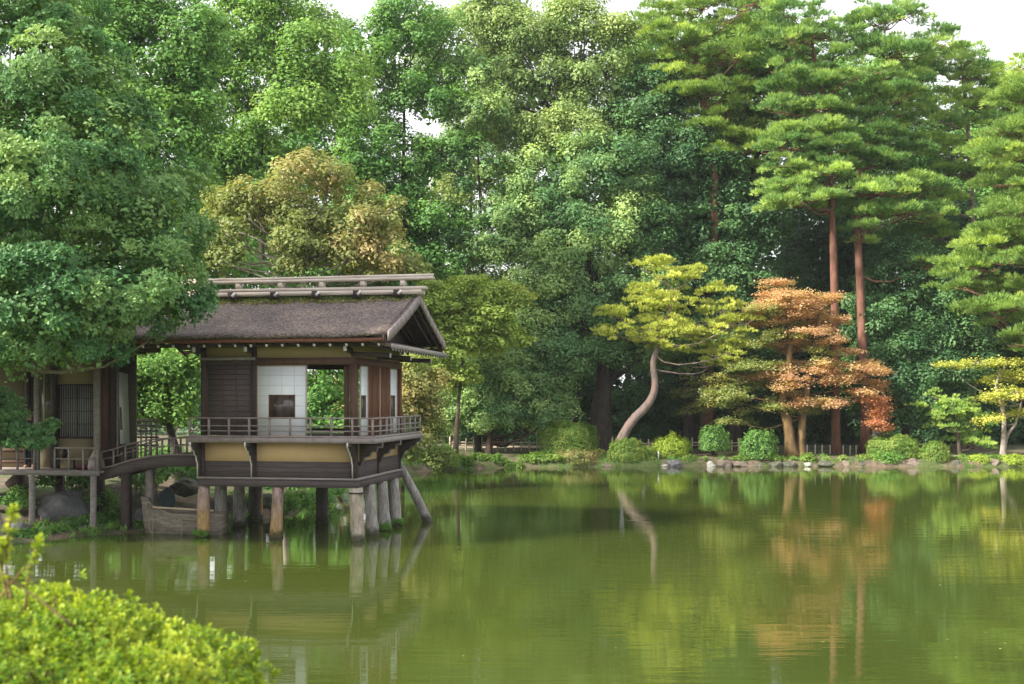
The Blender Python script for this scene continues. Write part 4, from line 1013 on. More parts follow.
def pavilion():
    R = empty('pavilion', (OX, OY, 0), -A)
    tag(R, 'wooden tea pavilion with bark roof standing on stone pillars in the pond', 'pavilion')
    Wd, D = -4.22, 4.2
    Z0, Z1, Z2, Z3, ZD = 1.34, 1.585, 2.0, 2.5, 2.63
    P = lambda mb, n, m, **k: mb.build(n, M[m], R, **k)
    # sill beams, slightly sagging plank on top
    mb = MB()
    mb.box(Wd-.06, .06, -.06, .12, Z0, Z1-.045); mb.box(-.12, .06, .12, D-.12, Z0, Z1-.045); mb.box(Wd-.06, .06, D-.12, D+.06, Z0, Z1-.045); mb.box(Wd-.06, Wd+.12, .12, D-.12, Z0, Z1-.045)
    P(mb, 'sill_beam', 'board')
    mb = MB(); mb.box(Wd-.1, .1, -.1, D+.1, Z1-.042, Z1); P(mb, 'sill_plank', 'grey_wood')
    # lower walls
    t = .06
    def ring(z0, z1, o, m, name):
        mb = MB(); mb.box(Wd+.02-o, -.02+o, -o, t, z0, z1); mb.box(-t-.02, -.02+o, t, D-t, z0, z1); mb.box(Wd+.02-o, -.02+o, D-t, D+o, z0, z1); mb.box(Wd+.02-o, Wd+.02+t, t, D-t, z0, z1)
        return P(mb, name, m)
    ring(Z1+.002, Z2, 0, 'board', 'skirting_board'); ring(Z2+.002, Z3+.05, -.012, 'tan', 'lower_wall')
    mb = MB()
    for z in (Z1+.14, Z1+.28): mb.box(Wd+.02, -.02, -.012, -.002, z-.006, z+.006)
    P(mb, 'board_joint', 'dark_wood')
    # lower posts
    fx = [LX(202, 0), LX(254, 0), -.06]
    for x in fx: P(MB().box(x-.075, x+.075, -.035, .1, Z1+.003, Z3+.06), 'lower_post', 'dark_wood')
    for y in (1.95, D-.1): P(MB().box(-.1, .025, y-.05, y+.05, Z1+.003, Z3+.06), 'lower_post', 'dark_wood')
    # brackets carrying the deck
    prof = [(0, 0), (.46, 0), (.46, -.1), (.4, -.12), (.36, -.2), (.27, -.22), (.22, -.33), (.14, -.36), (.1, -.5), (.05, -.56), (.045, -.9), (0, -.9)]
    for x in (fx[0]-.05, fx[1], -.03):
        P(MB().prism([(-.036-a, Z3+b) for a, b in prof], 'x', x-.045, x+.045), 'bracket', 'dark_wood')
        P(MB().prism([(-.038-a-.012, Z3+b-.005) for a, b in prof[1:-1]]+[(-.038-a+.01, Z3+b+.02) for a, b in prof[1:-1]][::-1], 'x', x-.05, x-.02), 'bracket_trim', 'paint')
    for y in (.25, 1.95, D-.1):
        pr = [(0, 0), (.62, 0), (.62, -.12), (.5, -.13), (.45, -.24), (.33, -.25), (.28, -.36), (.14, -.4), (.08, -.55), (.03, -.6), (0, -.6)]
        P(MB().prism([(.026+a, Z3+b) for a, b in pr], 'y', y-.05, y+.05), 'bracket', 'dark_wood')
        P(MB().prism([(.026+a+.01, Z3+b-.006) for a, b in pr[1:-1]]+[(.026+a-.012, Z3+b+.02) for a, b in pr[1:-1]][::-1], 'y', y-.053, y-.03), 'bracket_trim', 'rail')
    # deck
    XR, YF, YB, XL = .62, -.46, 4.0, Wd-.16
    P(MB().box(XL, XR, YF, YB+.3, Z3+.06, ZD), 'deck', 'grey_wood')
    P(MB().box(XL-.04, XR+.03, YF-.03, YF-.002, Z3, ZD-.012), 'deck_edge', 'rail'); P(MB().box(XR+.002, XR+.03, YF, YB+.3, Z3, ZD-.012), 'deck_edge', 'grey_wood')
    # railing
    ZR = 3.135
    def rail_run(p, q, posts, m):
        p = np.array(p, float); q = np.array(q, float)
        P(MB().bar((*p, ZR), (*q, ZR), .055, .04), 'hand_rail', m)
        P(MB().bar((*p, ZR-.2), (*q, ZR-.2), .03, .028), 'middle_rail', m); P(MB().bar((*p, ZR-.33), (*q, ZR-.33), .03, .028), 'middle_rail', m)
        P(MB().bar((*p, ZD+.03), (*q, ZD+.03), .05, .05), 'bottom_rail', m)
        for f in posts:
            c = p+(q-p)*f; P(MB().box(c[0]-.025, c[0]+.025, c[1]-.025, c[1]+.025, ZD+.056, ZR-.021), 'baluster', m)
    n = 9
    rail_run((XL, YF+.05), (XR-.03, YF+.05), [i/n for i in range(1, n)]+[.004, .996], 'rail')
    rail_run((XR-.03, YF+.08), (XR-.03, YB+.15), [i/8 for i in range(1, 9)], 'grey_wood')
    rail_run((XR-.06, YB+.12), (-.5, YB+.25), [.5], 'grey_wood')
    # floor and ceiling
    P(MB().box(Wd+.03, -.03, .07, D-.07, Z3+.06, ZD-.002), 'floor', 'red_wood')
    P(MB().box(Wd+.05, -.05, .05, D-.05, 4.98, 5.02), 'ceiling', 'dark_wood')
    # upper walls and posts
    ZH0, ZH1 = 4.51, 4.69
    xs1 = LX(257, 0); xs2 = LX(307, 0); 
    for x0, x1, m in ((xs1, -.02, 'post_wood'), (Wd, xs1-.12, 'dark_wood')):
        P(MB().box(x0, x1, -.04, .08, ZH0, ZH1), 'lintel', m)
    P(MB().box(-.08, .04, .1, D, ZH0, ZH1), 'lintel', 'post_wood'); P(MB().box(Wd, 0, D-.08, D+.04, ZH0, ZH1), 'lintel', 'post_wood')
    P(MB().box(Wd, Wd+.1, .1, D-.1, ZH0, ZH1), 'lintel', 'post_wood')
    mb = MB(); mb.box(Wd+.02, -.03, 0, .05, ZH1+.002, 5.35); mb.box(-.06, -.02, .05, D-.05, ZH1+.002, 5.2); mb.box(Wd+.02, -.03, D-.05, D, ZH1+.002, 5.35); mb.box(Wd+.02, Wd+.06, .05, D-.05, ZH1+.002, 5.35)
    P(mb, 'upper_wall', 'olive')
    for x, w in ((Wd+.06, .07), (xs1-.065, .065)):
        P(MB().box(x-w, x+w, -.05, .09, ZD+.002, 5.3), 'post', 'dark_wood')
    P(MB().box(-.16, .02, -.03, .12, ZD+.002, ZH0-.002), 'post', 'post_wood'); P(MB().box(-.13, .03, D-.14, D+.02, ZD+.002, ZH0-.002), 'post', 'red_wood')
    P(MB().box(Wd, Wd+.14, D-.14, D+.01, ZD+.002, ZH0-.002), 'post', 'dark_wood'); P(MB().box(-3.3, -3.18, D-.12, D, ZD+.002, ZH0-.002), 'post', 'dark_wood')
    P(MB().box(-.36, -.25, .13, .22, ZD+.002, ZH0-.002), 'post', 'post_wood')
    # dark rain shutters on the left, with battens
    xa, xb = Wd+.13, xs1-.135
    P(MB().box(xa, xb, .0, .05, ZD+.05, ZH0-.003), 'shutter_panel', 'board')
    mb = MB()
    for f in np.linspace(0, 1, 4): mb.box(xa+(xb-xa)*f-.018+(.018 if f == 0 else 0)-(.018 if f == 1 else 0), xa+(xb-xa)*f+.018+(.018 if f == 0 else 0)-(.018 if f == 1 else 0), -.022, -.002, ZD+.05, ZH0-.003)
    P(mb, 'shutter_frame', 'post_wood')
    mb = MB()
    for z in np.linspace(ZD+.12, ZH0-.1, 13): mb.box(xa+.02, xb-.02, -.016, -.004, z-.01, z+.01)
    P(mb, 'batten', 'dark_wood')
    P(MB().box(Wd-.03, xs1-.02, -.09, -.052, ZH0+.13, ZH0+.2), 'shutter_rail', 'grey_wood')
    # shoji screens
    def shoji(p, q, z0, z1, pane=None, nx=4, nz=6, out=-1):
        """p,q: plan end points, panel 3 cm thick"""
        p = np.array(p, float); q = np.array(q, float); Ln = np.linalg.norm(q-p); u = (q-p)/Ln; w = np.array([u[1], -u[0]])*out
        def slab(a, b, za, zb, off, th):
            c = [p+u*a+w*off, p+u*b+w*off, p+u*b+w*(off+th), p+u*a+w*(off+th)]
            return ([(*k, za) for k in c]+[(*k, zb) for k in c], [(0,3,2,1),(4,5,6,7),(0,1,5,4),(1,2,6,5),(2,3,7,6),(3,0,4,7)])
        root = None
        o = MB(); o.add(*slab(0, Ln, z0, z1, 0, .02))
        root = P(o, 'shoji_screen', 'shoji')
        f = MB()
        for a_, b_, c_, d_ in ((0, .03, z0, z1), (Ln-.03, Ln, z0, z1), (.031, Ln-.031, z0, z0+.03), (.031, Ln-.031, z1-.03, z1)): f.add(*slab(a_, b_, c_, d_, .021, .012))
        f.build('screen_frame', M['pale_frame'], root)
        g = MB()
        for i in range(1, nx):
            x = Ln*i/nx
            if pane and pane[0]*Ln < x < pane[1]*Ln: 
                g.add(*slab(x-.004, x+.004, pane[3]+.01, z1-.03, .0205, .003))
            else: g.add(*slab(x-.004, x+.004, z0+.03, z1-.03, .0205, .003))
        for i in range(1, nz):
            z = z0+(z1-z0)*i/nz
            if pane and pane[2]-.02 < z < pane[3]+.02: 
                g.add(*slab(.03, pane[0]*Ln-.01, z-.004, z+.004, .0242, .003)); g.add(*slab(pane[1]*Ln+.01, Ln-.03, z-.004, z+.004, .0242, .003))
            else: g.add(*slab(.03, Ln-.03, z-.004, z+.004, .0242, .003))
        g.build('lattice', M['kumiko'], root)
        if pane:
            a, b, c, d = pane
            MB().add(*slab(a*Ln, b*Ln, c, d, .0205, .006)).build('window_pane', M['glass'], root)
            h = MB()
            for r_ in ((a*Ln-.02, a*Ln+.004, c-.02, d+.02), (b*Ln-.004, b*Ln+.02, c-.02, d+.02), (a*Ln+.005, b*Ln-.005, c-.02, c+.004), (a*Ln+.005, b*Ln-.005, d-.004, d+.02)): h.add(*slab(*r_, .028, .01))
            h.build('pane_frame', M['red_wood'], root)
        return root
    zt = ZH0-.01; zb = ZD+.03
    yS = .02
    pa = ((LX(269.5, 0)-xs1)/(xs2-xs1), (LX(294.5, 0)-xs1)/(xs2-xs1), LZ(417, -2, 0), LZ(395.5, -2, 0))
    shoji((xs1+.002, yS), (xs2, yS), zb, zt, pa, 4, 7, out=1)
    s1, s2, s3, s4 = LYof(361.5, 0), LYof(369, 0), LYof(391, 0), LYof(398, 0)
    for a, b in ((s1, s2), (s3, s4)):
        shoji((-.05, a), (-.05, b), zb, zt, (.08, .62, LZ(417, 0, a), LZ(396, 0, a)), 2, 7, out=1)
    mb = MB(); k = 5
    for i in range(k):
        a = s2+(s3-s2)*i/k; b = s2+(s3-s2)*(i+1)/k; mb.box(-.09+.012*(i % 2), -.03+.012*(i % 2), a+.004, b-.004, zb, zt)
    P(mb, 'side_boards', 'red_wood'); P(MB().box(-.03, .0, (s2+s3)/2-.03, (s2+s3)/2+.03, zb, zt), 'side_batten', 'pale_frame')
    # inner jamb at the right of the opening and back wall left of the rear opening
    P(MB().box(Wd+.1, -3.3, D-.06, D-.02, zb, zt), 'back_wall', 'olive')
    P(MB().box(Wd+.02, Wd+.06, 1.0, D-.1, zb, zt), 'side_wall', 'board')
    # low opening rail at the back
    P(MB().box(-3.17, -.15, D-.1, D-.04, zb, zb+.1), 'back_sill', 'post_wood')
    # ---------------- roof
    XL2, XR2 = -7.4, 1.1; ef, eb, zr, ze = -.9, 5.1, 6.42, 5.25; ym = 2.1
    def prof2(off=0., n=9):
        t = np.linspace(0, 1, n); yf = ef+(ym-ef)*t; z = ze+(zr-ze)*(t*.86+.14*t*t)
        f = [(a, b+off) for a, b in zip(yf, z)]; bk = [(2*ym-a, b+off) for a, b in zip(yf, z)][::-1][1:]
        return f+bk
    top = prof2(0.); bot = prof2(-.10)
    poly = top+bot[::-1]
    # roof slab with many spans so that the eave can sag a little
    xs = np.linspace(XL2, XR2, 26); V = []; m = len(poly)
    for x in xs:
        lift = .05*max(0, (x-(-1))/2.1)**2
        for (y, z) in poly: V.append((x, y, z+lift+.012*math.sin(x*3.1+y)))
    q = [(i*m+j, i*m+(j+1) % m, (i+1)*m+(j+1) % m, (i+1)*m+j) for i in range(len(xs)-1) for j in range(m)]
    rf = MB().add(V, q, ng=[list(range(m))[::-1], [(len(xs)-1)*m+j for j in range(m)]]); P(rf, 'roof', 'roof')
    # bargeboards
    for sgn in (0, 1):
        tp = top[:9] if sgn == 0 else top[8:][::-1]
        for xr, wdt, dz, mt, mm in ((XR2+.002, .05, .14, 'rail', 0), (XR2-.12, .05, .2, 'dark_wood', .1)):
            mb = MB()
            pts = [(y, z+.05) for y, z in tp]; lo = [(y, z-dz-.06) for y, z in tp]
            for i in range(8):
                a, b, c, d = pts[i], pts[i+1], lo[i+1], lo[i]
                mb.prism([a, b, c, d] if sgn else [d, c, b, a], 'x', xr-mm*0, xr+wdt-mm*0)
            P(mb, 'bargeboard', mt)
    # gable infill, set back
    P(MB().prism([(-.1, 5.2), (4.3, 5.2), (ym+.05, 6.2), (ym-.05, 6.2)], 'x', .15, .2), 'gable_wall', 'dark_wood')
    P(MB().bar((.24, -.2, 5.35), (.24, ym, 6.2), .06, .12), 'gable_strut', 'rail'); P(MB().bar((.24, 4.4, 5.35), (.24, ym, 6.2), .06, .12), 'gable_strut', 'rail')
    P(MB().bar((.21, -.6, 5.1), (.21, 4.8, 5.1), .08, .14), 'gable_beam', 'dark_wood')
    # pent roof below the gable
    po = 1.16
    P(MB().prism([(.1, 5.26), (po, 4.98), (po, 4.9), (.1, 5.18)][::-1], 'y', ef+.15, eb-.05), 'pent_roof', 'roof')
    P(MB().box(po+.002, po+.03, ef+.12, eb-.02, 4.88, 5.0), 'pent_edge', 'grey_wood')
    mb = MB()
    for y in np.linspace(ef+.3, eb-.2, 22): mb.bar((.05, y, 5.12), (po-.01, y, 4.86), .04, .05)
    P(mb, 'pent_rafters', 'dark_wood')
    mb = MB()
    for y in np.linspace(ef+.3, eb-.2, 22): mb.bar((po-.009, y, 4.86), (po+.004, y, 4.857), .042, .052)
    P(mb, 'pent_rafter_ends', 'paint')
    for y in (-.02, 1.95, D): P(MB().bar((-.1, y, 4.78), (po-.25, y, 4.74), .08, .12), 'eave_bracket', 'dark_wood'); P(MB().bar((po-.249, y, 4.74), (po-.23, y, 4.74), .085, .12), 'bracket_end', 'paint')
    # eaves: fascia, purlin, rafters with white ends
    P(MB().box(XL2, XR2-.05, ef+.02, ef+.05, ze-.205, ze-.112), 'eave_board', 'red_wood')
    P(MB().box(XL2, XR2-.05, 2*ym-ef-.05, 2*ym-ef-.02, ze-.205, ze-.112), 'eave_board', 'red_wood')
    nr = 20
    for i, x in enumerate(np.linspace(XL2+.25, XR2-.25, nr)):
        for f in (1, -1):
            ya = ef+.12 if f == 1 else 2*ym-ef-.12; yc = ym
            o = P(MB().bar((x, ya, ze-.27), (x, yc, zr-.36), .05, .06), 'rafter', 'dark_wood')
            MB().bar((x, ya-.002*f, ze-.271), (x, ya-.016*f, ze-.277), .06, .066).build('rafter_end', M['paint'], o)
    P(MB().box(XL2, XR2-.1, -.42, -.32, 4.96, 5.06), 'purlin', 'dark_wood')
    for x in (fx[1]-.02, -.12, Wd+.02): P(MB().bar((x, 0, 4.86), (x, -.5, 4.9), .08, .13), 'eave_bracket', 'dark_wood'); P(MB().bar((x, -.501, 4.9), (x, -.52, 4.9), .082, .132), 'bracket_end', 'paint')
    # ridge: moss, logs, upper rail on blocks
    mb = MB(); mb.tube([(XL2+.1, ym, zr-.03), (XR2-.05, ym, zr-.03)], .13, 8, .1); P(mb, 'ridge_moss', 'moss')
    n = 900; Pm = np.column_stack([rng.uniform(XL2, XR2-.1, n), ym+rng.choice([-1, 1], n)*rng.uniform(.12, .4, n), np.zeros(n)]); Pm[:, 2] = zr-.44*np.abs(Pm[:, 1]-ym)+.02
    mb = MB(); leaves(mb, np.repeat(Pm, 6, 0)+rng.normal(size=(n*6, 3))*.03, unit(n*6)+[0, -.3, .6], .07, .5); mb.build('ridge_plants', L['azalea_dull'], R)
    for (dy, dz, r) in ((-.17, .12, .066), (.17, .12, .066), (-.09, .24, .048), (.09, .24, .048)):
        P(MB().tube([(XL2+.1, ym+dy, zr+dz), (-3, ym+dy, zr+dz+.01), (XR2+.12+(dz > .2)*.1, ym+dy, zr+dz)], r, 10, .04), 'ridge_log', 'pale_pole', smooth=True)
    for dy, dz in ((-.07, .5), (.07, .5), (0, .58)):
        P(MB().tube([(XL2+.1, ym+dy, zr+dz), (-3, ym+dy, zr+dz-.01), (XR2+.42, ym+dy, zr+dz+.01)], .042, 10, .04), 'ridge_pole', 'pale_pole', smooth=True)
    for px in (204, 238, 280, 321, 362, 402):
        x = LX(px, ym)
        P(MB().box(x-.13, x+.05, ym-.4, ym+.4, zr+.0, zr+.17), 'ridge_block', 'dark_wood')
        P(MB().bar((x, ym-.405, zr+.05), (x+.1, ym-.42, zr+.15), .03, .07), 'block_brace', 'paint')
        P(MB().box(x-.03, x+.1, ym-.1, ym+.1, zr+.3, zr+.45), 'pole_support', 'pale_pole')
    # ---------------- pillars
    def pillar(lx, ly, r0, r1, m, ztop=Z0, dx=0, dy=0, moss=False):
        n = 9; t = np.linspace(0, 1, n); zz = -.9+(ztop+.9)*t
        pts = np.column_stack([lx+dx*(1-zz/ztop), ly+dy*(1-zz/ztop), zz])
        r = r0+(r1-r0)*t; r *= (1+.05*rng.uniform(-1, 1, n))
        th = 12
        mb = MB(); mb.tube(pts, r, th, .07); o = P(mb, 'stone_pillar', m, smooth=True)
        # dark wet line and moss cuff at the water
        MB().tube([(lx+dx, ly+dy, -.06), (lx+dx, ly+dy, .05)], r0*1.035, 12, .05).build('water_mark', M['pillar_dark'], o)
        if moss:
            b = MB(); crown(b, [(lx+dx, ly+dy-.05, .1, r0*1.25, r0*1.2, .12)], puff=.07, leaf=.04, dens=1, cover=2); b.build('moss_tuft', L['weed'], o)
    pillar(LX(204, .1), .1, .18, .15, 'pillar_ochre', dx=-.02, moss=True)
    pillar(LX(278, .1), .1, .18, .145, 'pillar_ochre', dx=-.05)
    pillar(LX(356, .05), .05, .17, .175, 'pillar_pale', dx=.04)
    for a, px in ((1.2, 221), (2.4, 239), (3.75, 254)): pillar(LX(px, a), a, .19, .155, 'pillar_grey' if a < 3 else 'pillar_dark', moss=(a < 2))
    pillar(LX(260, 4.1), 4.1, .09, .075, 'pillar_ochre')
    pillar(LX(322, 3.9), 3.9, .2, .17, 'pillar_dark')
    for px, a, m in ((369, 1.15, 'pillar_grey'), (381.5, 2.35, 'pillar_grey'), (393, 3.5, 'pillar_grey')): pillar(LX(px, a), a, .175, .15, m, dx=.14, dy=-.1, moss=(a > 2))
    P(MB().box(LX(350, -.02), LX(364, -.02), -.14, .24, 1.2, 1.235), 'pillar_strap', 'dark_wood')
    P(MB().tube([(LX(399, D), D, LZ(463, 0, D)), (LX(414, 4.4), 4.4, LZ(492, .5, 4.4)), (LX(428, 4.6), 4.6, 0), (LX(433, 4.7), 4.7, -.5)], [.11, .13, .15, .15], 10, .06), 'raking_brace', 'pillar_grey', smooth=True)
    return R
pavilion()

# ------------------------------------------------------------------ the house on the left and the bridge
def house():
    R = empty('tea_house', (OX, OY, 0), -A); tag(R, 'shaded wooden house with a railed veranda on stilts at the left edge', 'house')
    P = lambda mb, n, m, **k: mb.build(n, M[m], R, **k)
    yf, yw = .5, 1.7
    zf = 1.66; xr = LX(99, yf); xl = -12.5
    P(MB().box(xl, xr, yf, 2.75, zf-.07, zf), 'floor', 'rail')
    P(MB().box(xl, xr+.02, yf-.04, yf-.002, zf-.13, zf+.01), 'floor_beam', 'grey_wood')
    for px, m, top in ((36, 'grey_wood', 4.9), (97, 'grey_wood', 4.9)):
        x = LX(px, yf+.08)
        P(MB().tube([(x-.02, yf-.09, -.6), (x, yf-.09, zf-.135)], [.09, .085], 8, .05), 'stilt', m)
        P(MB().box(x-.05, x+.07, yf+.05, yf+.17, zf+.003, top), 'post', m)
    for px, y in ((-10, yf+.1), (126, yf+.2), (60, 2.6), (100, 2.6), (20, 2.6)):
        x = LX(px, y); P(MB().box(x-.1, x+.1, y-.1, y+.1, -.5, zf-.08), 'stilt', 'dark_wood')
    # railing
    zr = LZ(447.5, xr, yf)
    x0 = LX(55, yf+.03)
    def rail(xa, xb, step, mat):
        P(MB().box(xa, xb, yf+.0, yf+.045, zr-.045, zr), 'hand_rail', mat); P(MB().box(xa, xb, yf+.01, yf+.035, (zf+zr)/2-.015, (zf+zr)/2+.015), 'middle_rail', mat)
        n = max(1, int(round((xb-xa)/step)))
        for i in range(n+1): 
            x = xa+(xb-xa)*i/n; P(MB().box(x-.022, x+.022, yf-.001, yf+.046, zf+.012, zr-.046), 'baluster', mat)
    rail(x0, xr-.05, .41, 'grey_wood'); rail(xl, LX(34, yf), .55, 'rail')
    # wall plane
    def wbox(pa, pb, ya, yb, m, name, d=.05, y=yw):
        a, b = LX(pa, y), LX(pb, y); mid = (a+b)/2
        return P(MB().box(a, b, y-d, y, LZ(yb, mid, y), LZ(ya, mid, y)), name, m)
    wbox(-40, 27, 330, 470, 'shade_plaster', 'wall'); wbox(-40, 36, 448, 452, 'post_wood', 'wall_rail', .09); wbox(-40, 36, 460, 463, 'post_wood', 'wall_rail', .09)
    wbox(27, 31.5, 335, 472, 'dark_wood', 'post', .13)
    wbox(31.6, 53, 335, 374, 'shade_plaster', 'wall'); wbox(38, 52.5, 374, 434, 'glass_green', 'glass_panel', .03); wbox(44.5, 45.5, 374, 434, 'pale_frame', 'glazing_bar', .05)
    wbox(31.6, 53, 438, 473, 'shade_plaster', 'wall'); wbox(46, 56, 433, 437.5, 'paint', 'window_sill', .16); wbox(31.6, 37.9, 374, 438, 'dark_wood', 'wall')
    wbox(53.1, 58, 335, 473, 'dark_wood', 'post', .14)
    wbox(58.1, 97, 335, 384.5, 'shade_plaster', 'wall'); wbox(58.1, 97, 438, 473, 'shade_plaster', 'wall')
    s = wbox(60, 96, 386, 437, 'grey_paper', 'shoji_screen', .03)
    mb = MB(); a, b = LX(60, yw), LX(96, yw); za, zb = LZ(437.5, a, yw), LZ(385, a, yw)
    for i in range(17):
        x = a+(b-a)*i/16; w = .02 if i in (0, 8, 16) else .007; mb.box(x-w, x+w, yw-.05, yw-.031, za, zb)
    for f in (0, .26, .5, .74, 1): z = za+(zb-za)*f; w = .022 if f in (0, 1) else .007; mb.box(a+.021, b-.021, yw-.058, yw-.051, z-w, z+w)
    mb.build('lattice', M['lacquer'], s)
    wbox(97.1, 101, 335, 473, 'grey_wood', 'post', .2)
    wbox(101.1, 110, 335, 460, 'post_wood', 'board_wall', .08); wbox(110.1, 118, 335, 458, 'dark_wood', 'board_wall', .05)
    # end wall panel turned to the right: narrow pale screen
    a = LX(118.1, yw); b = LX(122, yw)
    P(MB().bar((a+.02, yw-.05, 2.0), (a+.02, yw-.05, 4.6), .05, .05), 'post', 'rail')
    mb = MB(); x1 = LX(127.5, yw+.3)
    v = [(a+.06, yw, 2.35), (x1, yw+.35, 2.35), (x1-.06, yw+.35, 4.35), (a+.0, yw, 4.4)]
    mb.add(v+[(p[0]+.02, p[1]+.03, p[2]) for p in v], [(0,1,2,3),(7,6,5,4),(0,4,5,1),(1,5,6,2),(2,6,7,3),(3,7,4,0)])
    sc = P(mb, 'side_screen', 'shoji')
    v2 = [(a+.08, yw-.005, 2.75), (x1-.03, yw+.3, 2.75), (x1-.05, yw+.3, 3.4), (a+.06, yw-.005, 3.4)]
    MB().add([(p[0]-.004, p[1]-.012, p[2]) for p in v2], [(0, 1, 2, 3)]).build('window_pane', M['glass_green'], sc)
    # closed side and back walls so the room is dark
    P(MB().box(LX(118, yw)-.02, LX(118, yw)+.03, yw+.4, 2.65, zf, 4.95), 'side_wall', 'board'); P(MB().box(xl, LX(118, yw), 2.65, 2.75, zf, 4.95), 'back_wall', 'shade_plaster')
    P(MB().box(xl, LX(118, yw)+.05, yf-.3, 3.2, 4.95, 5.02), 'ceiling', 'dark_wood')
    # roof: gable along the same direction
    e0, e1, yc = -1.0, 3.7, 1.35; xR = LX(112, yf); zz = 5.02
    poly = [(e0, zz), (yc, zz+1.0), (e1, zz), (e1, zz+.13), (yc, zz+1.15), (e0, zz+.13)]
    P(MB().prism(poly[::-1], 'x', xl-1, xR-.25), 'roof', 'roof')
    return R
house()

def table_things():
    zf = 1.66
    def at(px, ly): return lw(LX(px, ly), ly)
    x, y = at(64, 1.2); r = empty('low_table', (x, y, zf+.005), -A); tag(r, 'small black low table behind the veranda railing', 'table')
    MB().box(-.28, .28, -.16, .16, .26, .3).build('table_top', M['lacquer'], r)
    for sx in (-.24, .24):
        for sy in (-.12, .12): MB().box(sx-.02, sx+.02, sy-.02, sy+.02, 0, .259).build('leg', M['lacquer'], r)
    x, y = at(64.5, 1.25); b = MB(); b.tube([(0, 0, 0), (0, 0, .1), (0, 0, .2), (0, 0, .26)], [.06, .09, .08, .03], 12); o = b.build('tea_kettle', M['lacquer'], smooth=True); o.location = (x, y, zf+.306)
    tag(o, 'round black kettle on the small low table', 'kettle')
    x, y = at(90, 1.15); b = MB().prism([(-.26, 0), (.26, 0), (.3, .06), (.26, .12), (-.26, .12), (-.3, .06)], 'y', -.25, .25); o = b.build('floor_cushion', M['cloth_wine']); o.location = (x, y, zf+.003); o.rotation_euler = (0, 0, -A)
    tag(o, 'dark red floor cushion on the veranda near the pale post', 'cushion')
    x, y = at(96, .95)
    b = MB(); prof = [(0, .21), (.1, .23), (.25, .2), (.42, .13), (.55, .07), (.6, .03)]
    b.tube([(0, 0, z) for z, _ in prof], [r_ for _, r_ in prof], 14, .1); o = b.build('draped_cloth', M['cloth_pale'], smooth=True); o.location = (x, y, zf+.003)
    tag(o, 'pale pinkish cloth heaped against the veranda post', 'cloth')
table_things()

def bridge():
    R = empty('garden_bridge', (OX, OY, 0), -A); tag(R, 'arched dark wooden footbridge linking the house to the pavilion', 'bridge')
    y0, y1 = .75, 1.9
    pxs = [99, 112, 130, 148, 165, 182, 199]; pys = [470, 467, 461.5, 457.5, 456, 455.5, 456]
    X = np.array([LX(p, y0) for p in pxs]); Z = np.array([LZ(b, x, y0) for b, x in zip(pys, X)])
    X[-1] = -4.33
    def strip(ya, yb, dz0, dz1, m, name):
        mb = MB()
        for i in range(len(X)-1):
            a, b = X[i], X[i+1]
            v = [(a, ya, Z[i]+dz0), (b, ya, Z[i+1]+dz0), (b, yb, Z[i+1]+dz0), (a, yb, Z[i]+dz0), (a, ya, Z[i]+dz1), (b, ya, Z[i+1]+dz1), (b, yb, Z[i+1]+dz1), (a, yb, Z[i]+dz1)]
            mb.add(v, [(0,3,2,1),(4,5,6,7),(0,1,5,4),(2,3,7,6)]+([(3,0,4,7)] if i == 0 else [])+([(1,2,6,5)] if i == len(X)-2 else []))
        return mb.build(name, M[m], R)
    strip(y0, y0+.1, -.3, .0, 'board', 'arch_beam'); strip(y1-.1, y1, -.3, .0, 'board', 'arch_beam'); strip(y0-.03, y1+.03, .003, .05, 'rail', 'walkway')
    for yy in (y0+.02, y1-.06):
        strip(yy, yy+.04, .46, .5, 'rail', 'hand_rail'); strip(yy+.005, yy+.03, .26, .285, 'rail', 'middle_rail')
        xs = np.arange(X[0]+.05, X[-1], .36)
        for x in xs:
            z = np.interp(x, X, Z); MB().box(x-.022, x+.022, yy+.0, yy+.04, z+.052, z+.458).build('baluster', M['rail'], R)
    for px, m in ((127, 'dark_wood'), (150, 'rail')):
        x = LX(px, y0+.3); MB().box(x-.09, x+.09, y0+.2, y0+.4, -.4, np.interp(x, X, Z)-.302+.0).build('support_post', M[m], R)
        MB().box(x-.1, x+.1, y0+.1, y1-.1, np.interp(x, X, Z)-.3, np.interp(x, X, Z)-.01).build('cross_beam', M['board'], R)
bridge()

def garden_fence():
    x, y = lw(LX(131, 4.5), 4.5); g = hz(x, y); r = empty('lattice_fence', (x, y, g), -A); tag(r, 'weathered lattice fence standing behind the bridge', 'fence')
    zt = CH-(421-HZ)/F*y-g
    for i in range(6):
        MB().box(i*.17-.02, i*.17+.02, -.02, .02, -.2, zt+.08).build('post', M['rail'], r)
    for k, z in enumerate((zt, zt-.14, zt-.3, zt-.5, zt-.75)): MB().box(-.1, .95, -.045, -.022, z-.03, z+.03).build('slat', M['rail'] if k != 1 else M['grey_wood'], r)
garden_fence()

